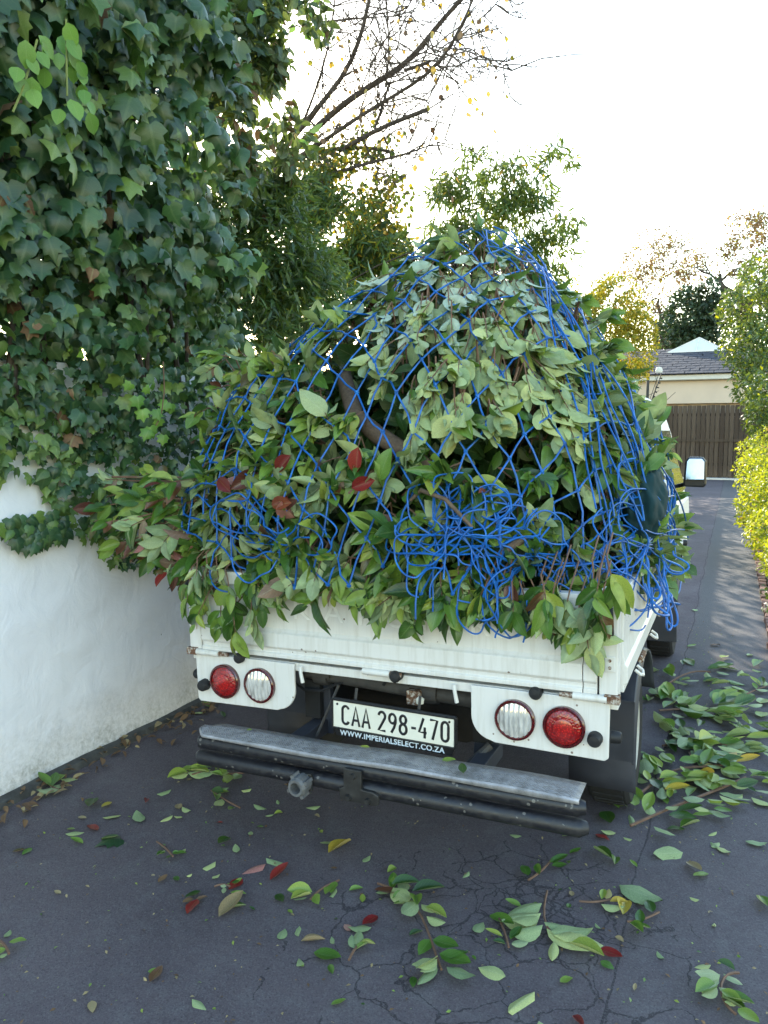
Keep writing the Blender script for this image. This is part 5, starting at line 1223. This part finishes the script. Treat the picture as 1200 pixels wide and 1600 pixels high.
for k, (pl, r0, r1) in enumerate(LIMBS):
    Yk = 8.2 + 0.5*math.sin(k*1.9); pts = [at(a, b, Y=8.2 + (Yk-8.2)*i/max(1, len(pl)-1)) for i, (a, b) in enumerate(pl)]
    pts = smooth_path(pts, 1); rad = [0.78*(r0 + (r1-r0)*i/(len(pts)-1)) for i in range(len(pts))]
    part(pts, rad, 'limb')
    for i in range(2, len(pts)):
        for q in range(3 if r1 < 0.02 else 2):
            if rng.random() < 0.85:
                d = unit(pts[i]-pts[i-1] + rv(0.8)); grow(TW, pts[i], d, rng.uniform(0.35, 0.8), 0.0085, 2, 0.4, 3, tw, 0.1, 4, 0.72)
TW.v = [tuple(np.array(v)-at_base) for v in TW.v]; o = TW.build('twigs', 'bark_dark', aut, smooth=True); o['kind'] = 'stuff'
vis = [t for t in tw if 440 < proj(t[0])[0] < 800 and -10 < proj(t[0])[1] < 400]
rng.shuffle(vis)
for p, d in vis[:210]:
    leaf_obj(Leaf(p, np.array([rng.normal(0, 0.4), rng.normal(0, 0.4), -1]), rv(), rng.uniform(0.045, 0.085), 'round', pick([(4, 'leaf_yellow'), (1.4, 'leaf_brown'), (1, 'goldbush')])), aut)
# yellow leaves still hanging low in the autumn tree, near the sun
lv = []
for px, py, rx, ry, n in [(540, 265, 75, 45, 620), (600, 320, 45, 65, 520), (615, 380, 32, 28, 320), (500, 290, 45, 55, 380), (580, 215, 60, 40, 130), (555, 340, 60, 60, 420), (480, 230, 40, 40, 160)]:
    c, r_ = blob(px, py, rx, ry, 8.4, 50); lv += fill(c, r_, n, 0.06, 'round', [(2.5, 'goldbush'), (1.5, 'willow'), (0.6, 'leaf_yellow'), (2.5, 'fineleaf')], 0.0, 0.3, 3.0, 0.8)
leaf_batch(lv, 'crown', aut)

# green weeping tree above the load
wb = np.append(at(780, 400, Y=11.0)[:2], 0.0); wd = MB(); tips = []; grow(wd, wb, (0, 0, 1), 2.5, 0.07, 2, 0.15, 4, tips)
lv = []
for px, py, rx, ry, n in [(755, 290, 65, 50, 900), (825, 285, 55, 45, 650), (700, 325, 45, 45, 480), (790, 350, 90, 55, 1300), (860, 385, 48, 35, 520), (878, 250, 24, 26, 170), (893, 345, 26, 14, 110), (720, 400, 60, 50, 620), (810, 420, 90, 60, 800), (745, 255, 25, 22, 130), (690, 370, 40, 30, 320), (700, 290, 22, 30, 130)]:
    c, r_ = blob(px, py, rx, ry, 11.0, 60); lv += fill(c, r_, n, 0.14, 'narrow', [(5, 'willow'), (1.6, 'fineleaf'), (0.25, 'goldbush')], 0.0, 0.28, 2.6, 0.7)
plant('weeping_tree', 'green narrow leaved tree rising behind the peak of the load', 'tree', wb, lv, wd)

# far side: gold bush, oaks, dark tree
gb = np.append(at(960, 520, Y=21)[:2], 0.0); wd = MB(); tips = []; grow(wd, gb, (0, 0, 1), 2.2, 0.07, 2, 0.2, 4, tips)
lv = []
for px, py, rx, ry, n in [(960, 500, 50, 66, 2400), (992, 540, 36, 56, 1900), (930, 475, 46, 48, 1400), (900, 480, 44, 54, 900), (1002, 505, 26, 34, 600), (945, 560, 64, 56, 1500), (905, 560, 44, 60, 600), (960, 450, 34, 26, 500)]:
    c, r_ = blob(px, py, rx, ry, 21, 45); lv += fill(c, r_, n, 0.095, 'far', [(6, 'goldbush'), (1.3, 'willow')], 0.1, 0.22, 1.8, 0.4)
plant('golden_bush', 'tall yellow leaved bush left of the house roof', 'bush', gb, lv, wd)
for lab, px, py, Y, h0, bl in [
    ('gnarled brown leaved tree behind the house roof, left of the dark tree', 1035, 480, 46, 4.5, [(1010, 405, 45, 45, 900), (1060, 400, 45, 42, 900), (1030, 455, 60, 45, 1000), (1090, 430, 35, 40, 500), (985, 440, 25, 45, 350), (1040, 375, 25, 22, 220)]),
    ('gnarled brown leaved tree at the right edge above the green hedge', 1170, 420, 42, 5.0, [(1165, 360, 40, 38, 620), (1200, 350, 40, 35, 500), (1180, 400, 45, 38, 600), (1140, 400, 22, 40, 200), (1230, 380, 40, 50, 300)])]:
    b0 = np.append(at(px, py, Y=Y)[:2], 0.0); wd = MB(); tips = []
    zt = at(px, py, Y=Y)[2]; wd.tube([b0, b0+np.array([0.1, 0, zt*0.5]), b0+np.array([-0.1, 0, zt*0.85])], [0.5, 0.42, 0.36], 10)
    for q in range(5): grow(wd, b0+np.array([-0.1, 0, zt*0.8]), (rng.normal(0, 0.6), rng.normal(0, 0.2), 0.8), h0*0.5, 0.17, 3, 0.95, 3, tips, 0.2, 6, 0.68)
    lv = []
    for ax_, ay_, rx, ry, n in bl:
        c, r_ = blob(ax_, ay_, rx, ry, Y, 40); lv += fill(c, r_, int(n*1.25), 0.16, 'far', [(5, 'oakbrown'), (1.0, 'goldbush')], 0.0, 0.3, 1.2, 0.3)
    for p, d in tips[:400]:
        for q in range(3): lv.append(Leaf(p+rv(0.15), rv(), rv(), rng.uniform(0.1, 0.18), 'far', 'oakbrown'))
    plant('oak_tree', lab, 'tree', b0, lv, wd, 'brown trees behind the house')
db = np.append(at(1080, 520, Y=40)[:2], 0.0); wd = MB(); tips = []; grow(wd, db, (0, 0, 1), 5, 0.2, 2, 0.1, 4, tips)
lv = []
for px, py, rx, ry, n in [(1085, 490, 42, 45, 2200), (1110, 475, 25, 40, 900), (1060, 520, 35, 35, 1200), (1110, 530, 30, 40, 900), (1075, 560, 70, 40, 900)]:
    c, r_ = blob(px, py, rx, ry, 40, 40); lv += fill(c, r_, n, 0.22, 'far', 'darktree', 0.2, 0.05, 1.0, 0.2)
plant('dark_tree', 'dark evergreen tree just behind the house roof lantern', 'tree', db, lv, wd)

# right side of the drive
hb0 = np.array([1.3, 15.5, 0.0]); wd = MB(); tips = []
for q in range(4): grow(wd, hb0+np.array([rng.normal(0, 0.3), q*0.6-1, 0]), (rng.normal(0, 0.1), 0, 1), 1.3, 0.05, 1, 0.15, 3, tips)
lv = []
for px, py, rx, ry, Y, n in [(1175, 485, 52, 50, 16, 1900), (1200, 430, 45, 40, 16.5, 1000), (1165, 545, 38, 45, 15.5, 1200), (1200, 560, 50, 60, 15, 1500), (1190, 620, 34, 40, 14, 900), (1210, 660, 45, 40, 14, 900), (1160, 600, 18, 30, 15, 260), (1240, 480, 60, 90, 16, 1100), (1250, 600, 60, 80, 15, 900)]:
    c, r_ = blob(px, py, rx, ry, Y, 70); lv += fill(c, r_, n, 0.085, 'far', [(8, 'hedge'), (0.6, 'goldhedge')], 0.45, 0.06, 2.0, 0.3, 0.9)
plant('tall_hedge', 'tall green hedge on the right, trimmed above the yellow hedge', 'hedge', hb0, lv, wd, None)
gh = np.array([0.75, 11.5, 0.0]); wd = MB(); tips = []
for q in range(5): grow(wd, gh+np.array([rng.normal(0, 0.1), q*0.7-1.4, 0]), (0.1, 0, 1), 0.45, 0.02, 1, 0.15, 3, tips)
lv = []
for px, py, rx, ry, Y, n in [(1185, 740, 34, 45, 12, 1600), (1180, 790, 30, 45, 11, 1500), (1205, 700, 35, 35, 13, 900), (1195, 830, 30, 40, 10, 1000), (1230, 780, 50, 90, 11, 1500), (1170, 705, 18, 22, 13.5, 300), (1215, 880, 26, 45, 9, 500)]:
    c, r_ = blob(px, py, rx, ry, Y, 70); lv += fill(c, r_, n, 0.055, 'far', [(8, 'goldhedge'), (1.0, 'hedge'), (0.3, 'leaf_yellow')], 0.35, 0.0, 2.0, 0.2, 0.9)
plant('golden_hedge', 'bright yellow green low hedge beside the brick edging', 'hedge', gh, lv, wd, None)
for lab, (px, py, Y), n in [('low dark weed at the foot of the yellow hedge', (1165, 830, 12.0), 60), ('low green weed growing beside the brick edging', (1192, 905, 8.2), 70), ('small green weed between hedge and bricks nearest the camera', (1198, 945, 7.4), 50)]:
    c = at(px, py, Y=Y); c[0] = max(c[0], 0.42); c[2] = 0.06
    lv = fill(c, np.array([0.14, 0.2, 0.12]), n, 0.05, 'lo', 'hedge', 0.0, floor=0.03)
    plant('weed', lab, 'weed', (c[0], c[1], 0.02), lv, None, None, crown='foliage')

# ================================================================== FALLEN LEAVES
SHAPES['g1'] = leaf_np(0.52, 0.30, -0.10, wave=0.03); SHAPES['g2'] = leaf_np(0.46, 0.6, -0.22); SHAPES['g3'] = leaf_np(0.56, 0.22, 0.06, wave=0.05, ph=2); SHAPES['g4'] = leaf_np(0.5, 0.9, -0.06, twist=0.4)
def zone(px, py):
    if px < 260 and py < 1345: return 'near the foot of the white wall'
    if py < 1300 and px < 420: return 'under the left end of the bumper'
    if py < 1345 and px < 700: return 'just behind the left half of the bumper'
    if py < 1345 and px < 930: return 'just behind the right half of the bumper'
    if py < 1345:
        if py < 1085: return 'behind the leaf heap, towards the front wheel' if px < 1110 else 'at the right edge behind the leaf heap'
        if px > 1135: return 'on the outer side of the leaf heap' if py < 1220 else 'at the right edge below the leaf heap'
        return 'on top of the leaf heap' if py < 1170 else 'amid the leaf heap by the rear wheel' if py < 1245 else 'at the near end of the leaf heap'
    if px < 300: return 'at the far left of the foreground'
    if px < 480: return 'in the left foreground near the red leaves'
    if px < 620: return 'left of the long sprig in the foreground'
    if px < 780: return 'around the long sprig in the foreground'
    if px < 950: return 'around the pale sprig in the foreground'
    return 'in the right foreground'
COLN = {'g': ('dark green', 'leaf_green'), 'p': ('pale green', 'leaf_pale'), 'r': ('red', 'leaf_red'), 't': ('tan', 'leaf_tan'), 'y': ('yellow orange', 'leaf_yellow'), 'm': ('maroon', 'leaf_maroon'), 'k': ('pinkish', 'leaf_red'), 'i': ('bluish green ivy', 'ivy'), 'b': ('brown', 'leaf_brown')}
FL = [(147, 1248, 38, 'g'), (174, 1252, 20, 'y'), (230, 1247, 14, 'r'), (245, 1240, 22, 'p'), (160, 1277, 24, 'p'), (152, 1297, 26, 'k'), (157, 1310, 26, 'g'), (187, 1308, 34, 'i'), (130, 1317, 22, 'g'), (40, 1325, 18, 'm'), (50, 1324, 16, 'g'), (220, 1283, 30, 'p'), (298, 1265, 18, 'p'), (270, 1273, 18, 'p'), (285, 1275, 12, 'p'), (358, 1308, 32, 'g'), (348, 1283, 8, 'r'), (370, 1330, 18, 'p'), (337, 1345, 22, 'p'), (280, 1331, 16, 'p'), (392, 1297, 12, 'p'), (433, 1248, 10, 'p'), (445, 1225, 18, 'b'), (415, 1350, 38, 'k'), (448, 1350, 34, 'p'), (422, 1375, 36, 'r'), (432, 1396, 24, 'g'), (379, 1373, 26, 'r'), (308, 1405, 30, 'r'), (314, 1391, 26, 'g'), (385, 1395, 22, 'p'), (342, 1433, 50, 't'), (355, 1418, 26, 'g'), (398, 1420, 10, 'g'), (513, 1333, 42, 'y'), (567, 1345, 16, 'p'), (545, 1390, 20, 'p'), (566, 1408, 16, 'p'), (590, 1430, 30, 'k'), (580, 1448, 32, 'p'), (468, 1445, 20, 'p'), (437, 1466, 26, 'p'), (470, 1470, 34, 't'), (490, 1488, 42, 'g'), (470, 1508, 28, 'p'), (538, 1442, 20, 'k'), (518, 1461, 14, 'p'), (520, 1520, 18, 'g'), (517, 1568, 22, 'g'), (300, 1560, 32, 'p'), (234, 1533, 30, 'm'), (231, 1516, 16, 'p'), (143, 1562, 22, 't'), (8, 1462, 20, 'p'), (6, 1478, 26, 't'), (236, 1365, 8, 't'), (300, 1363, 8, 'p'), (742, 1455, 30, 'p'), (765, 1430, 44, 'g'), (815, 1305, 20, 'p'), (890, 1332, 20, 'g'), (878, 1306, 32, 'g'), (928, 1325, 36, 'g'), (962, 1338, 24, 'g'), (945, 1268, 40, 'g'), (990, 1288, 30, 'p'), (962, 1300, 20, 'p'), (930, 1303, 20, 'r'), (988, 1310, 12, 'p'), (968, 1384, 62, 'p'), (977, 1407, 38, 'y'), (1067, 1332, 44, 'p'), (1073, 1346, 32, 't'), (1120, 1322, 20, 'p'), (1107, 1364, 26, 'p'), (1187, 1399, 36, 'g'), (790, 1525, 40, 'p'), (835, 1550, 54, 'p'), (875, 1533, 22, 'p'), (895, 1585, 26, 'r'), (842, 1594, 32, 'p'), (1038, 1495, 16, 'p'), (975, 1470, 14, 't'), (930, 1440, 12, 'p'), (991, 1545, 12, 't'), (936, 1482, 34, 'r'), (938, 1500, 20, 'g'), (1135, 1025, 22, 'p'), (1168, 1024, 14, 'g'), (1070, 1030, 26, 'g'), (1105, 1045, 34, 'g'), (1050, 1062, 22, 'p'), (1140, 1065, 14, 'p'), (1075, 1010, 14, 'p'), (1110, 1008, 16, 'b'), (1150, 1080, 24, 'p'), (1160, 1158, 22, 'p'), (1178, 1178, 28, 'p'), (1190, 1165, 20, 'p'), (1145, 1178, 14, 'p'), (1120, 1298, 14, 'p'), (1190, 1150, 24, 'g'), (1090, 952, 12, 'p'), (1170, 1205, 30, 'p'), (1195, 1210, 30, 'g'), (1160, 1240, 20, 'p'), (330, 1105, 18, 'p'), (322, 1112, 20, 'p'), (350, 1120, 16, 'g'), (300, 1215, 12, 't'), (1115, 1445, 12, 'p')]
_r2 = np.random.default_rng(21)
for k in range(34): FL.append((int(_r2.uniform(1010, 1190)), int(_r2.uniform(1040, 1330)), int(_r2.uniform(14, 34)), 'p' if _r2.random() < 0.6 else 'g'))
for k in range(26): FL.append((int(_r2.uniform(90, 600)), int(_r2.uniform(1215, 1420)), int(_r2.uniform(8, 26)), _r2.choice(['p', 'p', 'g', 'b', 't'])))
for k in range(16): FL.append((int(_r2.uniform(560, 1150)), int(_r2.uniform(1340, 1560)), int(_r2.uniform(8, 24)), _r2.choice(['p', 'p', 'g', 't'])))
BIG = {(513, 1333): 'large yellow orange leaf lying flat on the bare asphalt behind the bumper', (422, 1375): 'large dark red pointed leaf in the left foreground', (342, 1433): 'large tan boat shaped leaf in the left foreground', (968, 1384): 'longest pale green leaf lying alone in the right foreground', (835, 1550): 'broad pale green leaf near the bottom edge, right of the middle', (187, 1308): 'bluish green lobed ivy leaf on the asphalt near the white wall', (1187, 1399): 'dark green leaf lying alone at the right edge of the foreground', (977, 1407): 'yellow leaf beside the small sprig in the right foreground', (174, 1252): 'small yellow and red leaf close to the white wall', (300, 1560): 'pale green leaf lying alone at the bottom left', (895, 1585): 'small red leaf at the bottom edge, right of the middle', (470, 1470): 'tan leaf next to a dark green one in the foreground left of the middle', (490, 1488): 'dark green leaf next to a tan one in the foreground'}
from collections import Counter
def ground_leaf(p, size, mat, ang, up=True, shape=None):
    sh = shape or ('g1', 'g2', 'g3', 'g4')[rng.integers(4)]
    tilt = rng.normal(0, 0.12)
    return Leaf((p[0], p[1], 0.005 + size*0.07), (math.cos(ang), math.sin(ang), rng.uniform(-0.02, 0.06)), np.array([tilt, rng.normal(0, 0.15), 1.0 if up else -1.0]), size, sh, mat)
def szn(l): return 'tiny' if l < 16 else 'small' if l < 27 else 'broad' if l < 40 else 'large'
ups = [not (c in 'pk' and rng.random() < 0.75) for px, py, l, c in FL]
keys = [(c, zone(px, py), szn(l), u) for (px, py, l, c), u in zip(FL, ups)]; cnt = Counter(k for k, f in zip(keys, FL) if f[:2] not in BIG)
for (px, py, ln_, c), up, key in zip(FL, ups, keys):
    p = at(px, py, Z=0.012); size = max(0.022, ln_*depth(p)/FPX*1.15); nm, mt = COLN[c]; zn = key[1]
    o = leaf_obj(ground_leaf(p, size, mt, rng.uniform(0, 2*PI), up, 'ivy1' if c == 'i' else None), None, 'fallen_leaf')
    lab = f"{key[2]} {nm} leaf lying {'face up' if up else 'face down'} {zn}"
    if (px, py) in BIG: tag(o, BIG[px, py], 'leaf')
    elif cnt[key] == 1: tag(o, lab, 'leaf')
    else: tag(o, lab, 'leaf', f"{key[2]} {nm} fallen leaves {zn}")

def ground_branch(label, stem_px, leaves_n, size_px, mats, flip=0.5, spread=26, name='fallen_sprig', cat='sprig', r=0.004, grp='leafy sprigs dropped on the driveway'):
    P = [at(a, b, Z=0.018 + 0.01*(i % 2)) for i, (a, b) in enumerate(stem_px)]; t = thing(name, label, cat, (P[0][0], P[0][1], 0.0), grp); B0 = np.array(t.location)
    m_ = MB(); m_.tube([p-B0 for p in smooth_path(P, 1)], r, 5); m_.build('stem', 'twig', t, smooth=True)
    k = depth(P[0])/FPX
    for i in range(leaves_n):
        f = rng.random()*(len(P)-1); j = min(len(P)-2, int(f)); q = P[j]+(P[j+1]-P[j])*(f-j)
        d = unit(P[j+1]-P[j]); ang = math.atan2(d[1], d[0]) + (1 if i % 2 else -1)*rng.uniform(0.4, 1.3)
        q = q + np.array([math.cos(ang), math.sin(ang), 0])*rng.uniform(0, spread)*k*0.35
        s_ = size_px*k*rng.uniform(0.6, 1.15)
        up = rng.random() > flip
        lf = Leaf((q[0], q[1], 0.014 + s_*0.10 + rng.random()*(0.022 if leaves_n > 12 else 0.008)), (math.cos(ang), math.sin(ang), rng.uniform(-0.03, 0.16)), np.array([rng.normal(0, 0.25), rng.normal(0, 0.25)-0.08, 1 if up else -1]), s_, ('g1', 'g2', 'g3', 'g4')[rng.integers(4)], pick(mats))
        leaf_obj(lf, t)
    return t
GP = [(3, 'leaf_green'), (2, 'leaf_pale')]; PA = [(4, 'leaf_pale'), (1, 'leaf_green')]
for a in [
    ('dark green sprig leaning against the foot of the white wall', [(95, 1235), (75, 1230), (68, 1215), (70, 1200)], 9, 36, [(5, 'leaf_green'), (1, 'leaf_pale')], 0.15),
    ('yellowish leafy sprig lying under the left end of the bumper', [(395, 1205), (350, 1215), (320, 1200), (300, 1210)], 18, 32, PA, 0.35),
    ('small trailing part of a sprig below the left bumper end', [(330, 1235), (350, 1250), (375, 1262)], 6, 26, GP, 0.2),
    ('tiny curled sprig near the wall side of the left foreground', [(245, 1315), (262, 1325), (270, 1338)], 5, 20, GP, 0.4),
    ('tiny green sprig between the red leaves in the left foreground', [(335, 1385), (348, 1378), (360, 1385)], 4, 18, GP, 0.4),
    ('small bright green sprig in the middle of the foreground', [(530, 1375), (500, 1385), (485, 1405)], 6, 34, [(3, 'leaf_pale'), (2, 'leaf_green')], 0.2),
    ('pale forked sprig with two long leaves near the bottom middle', [(545, 1500), (552, 1480), (570, 1468)], 4, 36, PA, 0.6),
    ('long leafy sprig with a grey stem in the middle foreground', [(600, 1385), (650, 1400), (665, 1440), (680, 1490), (690, 1515)], 18, 46, [(3, 'leaf_green'), (2, 'leaf_pale'), (0.5, 'leaf_maroon')], 0.35),
    ('reddish tipped sprig at the left end of the long one', [(640, 1400), (615, 1388), (590, 1380)], 6, 36, [(2, 'leaf_green'), (1, 'leaf_maroon'), (1, 'leaf_pale')], 0.3),
    ('small dark sprig between the long one and the pale one', [(795, 1480), (790, 1455), (780, 1435)], 5, 32, [(3, 'leaf_green'), (1, 'leaf_pale')], 0.3),
    ('large pale leaved sprig showing leaf backs in the right foreground', [(855, 1392), (845, 1425), (850, 1460), (880, 1470), (910, 1475)], 12, 54, [(5, 'leaf_pale')], 0.85),
    ('small dark sprig on the cracked asphalt behind the bumper', [(825, 1375), (845, 1365), (860, 1345)], 5, 32, [(4, 'leaf_green')], 0.1),
    ('small sprig with a yellowing leaf in the right foreground', [(905, 1408), (930, 1412), (955, 1405)], 4, 34, [(2, 'leaf_pale'), (1, 'leaf_yellow')], 0.3),
    ('three leaved dark sprig in the right foreground', [(980, 1440), (1000, 1442), (1030, 1425)], 4, 44, [(4, 'leaf_green')], 0.05),
    ('leafy sprig with a curled stem at the bottom right corner', [(1155, 1520), (1130, 1515), (1120, 1545), (1130, 1570), (1150, 1585)], 14, 40, [(3, 'leaf_pale'), (3, 'leaf_green')], 0.35),
    ('small pale sprig at the right edge beside the brick edging', [(1165, 1085), (1185, 1075), (1205, 1070)], 10, 26, PA, 0.5),
    ('curled brownish sprig cut by the left edge of the foreground', [(0, 1470), (10, 1475), (14, 1490)], 3, 24, [(1, 'leaf_tan'), (1, 'leaf_pale')], 0.5)]:
    ground_branch(*a)
GR = 'cut branches lying beside the truck'
for a in [
    ('cut branch heaped nearest the rear wheel, with yellowing leaves', [(1000, 1240), (1030, 1215), (1060, 1195), (1090, 1200), (1130, 1195)], 58, 42, [(4, 'leaf_pale'), (2, 'leaf_green'), (0.5, 'leaf_yellow')], 0.45),
    ('cut branch with upright pale leaves at the far end of the heap', [(1030, 1110), (1070, 1105), (1110, 1110), (1150, 1115)], 52, 38, [(4, 'leaf_pale'), (2, 'leaf_green')], 0.5),
    ('cut branch with bluish green leaves in the middle of the heap', [(1035, 1165), (1065, 1160), (1100, 1150), (1135, 1165)], 48, 40, [(3, 'leaf_green'), (2, 'leaf_pale'), (0.4, 'leaf_maroon')], 0.5),
    ('cut branch with pale folded leaves at the near end of the heap', [(985, 1290), (1020, 1275), (1060, 1255), (1110, 1240), (1165, 1215)], 46, 38, [(4, 'leaf_pale'), (2, 'leaf_green')], 0.6),
    ('thin cut branch trailing away behind the front wheel', [(1035, 1075), (1060, 1055), (1085, 1045), (1110, 1050)], 14, 28, [(3, 'leaf_pale'), (3, 'leaf_green')], 0.4)]:
    ground_branch(*a, 190, 'fallen_branch', 'branch', 0.006, GR)
# leaves that dropped onto the step bumper
for k, (px, py, ln_, lab) in enumerate([(690, 1193, 20, 'pale green leaf resting on the middle of the step bumper'), (724, 1216, 22, 'dark green leaf resting on the front lip of the step bumper'), (578, 1176, 14, 'small pale leaf resting on the left half of the step bumper'), (386, 1150, 10, 'tiny pale leaf resting at the left end of the step bumper')]):
    p = at(px, py, Z=0.492); lf = Leaf((p[0], p[1], 0.505+0.004*k), (math.cos(k*2.0), math.sin(k*2.0), 0.1), (0, -0.2, 1), ln_*depth(p)/FPX*1.2, 'g1', 'leaf_green' if k == 1 else 'leaf_pale')
    tag(leaf_obj(lf, None, 'fallen_leaf'), lab, 'leaf')
# old brown litter swept against the wall
lv = []
for k in range(420):
    y = rng.uniform(0.6, 5.5); x = WX + 0.05 + abs(rng.normal(0, 0.10)) + 0.03*math.sin(y*4)
    if mnoise.noise(Vector((y*2.5, 0, 0))) < -0.15 and rng.random() < 0.7: continue
    lv.append(Leaf((x, y, 0.02+rng.random()*0.02), (rng.normal(), rng.normal(), rng.normal(0, 0.2)), (rng.normal(0, 0.4), rng.normal(0, 0.4), 1), rng.uniform(0.025, 0.065), 'lo', pick([(4, 'leaf_brown'), (1, 'leaf_tan')])))
tag(leaf_batch(lv, 'leaf_litter'), 'dry brown leaf litter lying along the foot of the white wall', 'leaf litter', kind='stuff')

# crumbs of leaf, twig and grit strewn over the driveway
lv = []
for k in range(900):
    if rng.random() < 0.55: p = at(rng.uniform(0, 1200), rng.uniform(1215, 1640), Z=0.01)
    else: p = np.array([rng.normal(-0.15, 0.22), rng.uniform(3.0, 7.0), 0.01])
    if p[0] > 0.28 or p[0] < WX+0.1: continue
    lv.append(Leaf((p[0], p[1], 0.007+rng.random()*0.004), (rng.normal(), rng.normal(), rng.normal(0, 0.15)), (rng.normal(0, 0.3), rng.normal(0, 0.3), 1), rng.uniform(0.006, 0.018), 'far', pick([(3, 'leaf_tan'), (2, 'leaf_pale'), (3, 'leaf_brown'), (1, 'leaf_green')])))
tag(leaf_batch(lv, 'leaf_crumbs'), 'tiny leaf crumbs and bits strewn over the asphalt', 'debris', kind='stuff')
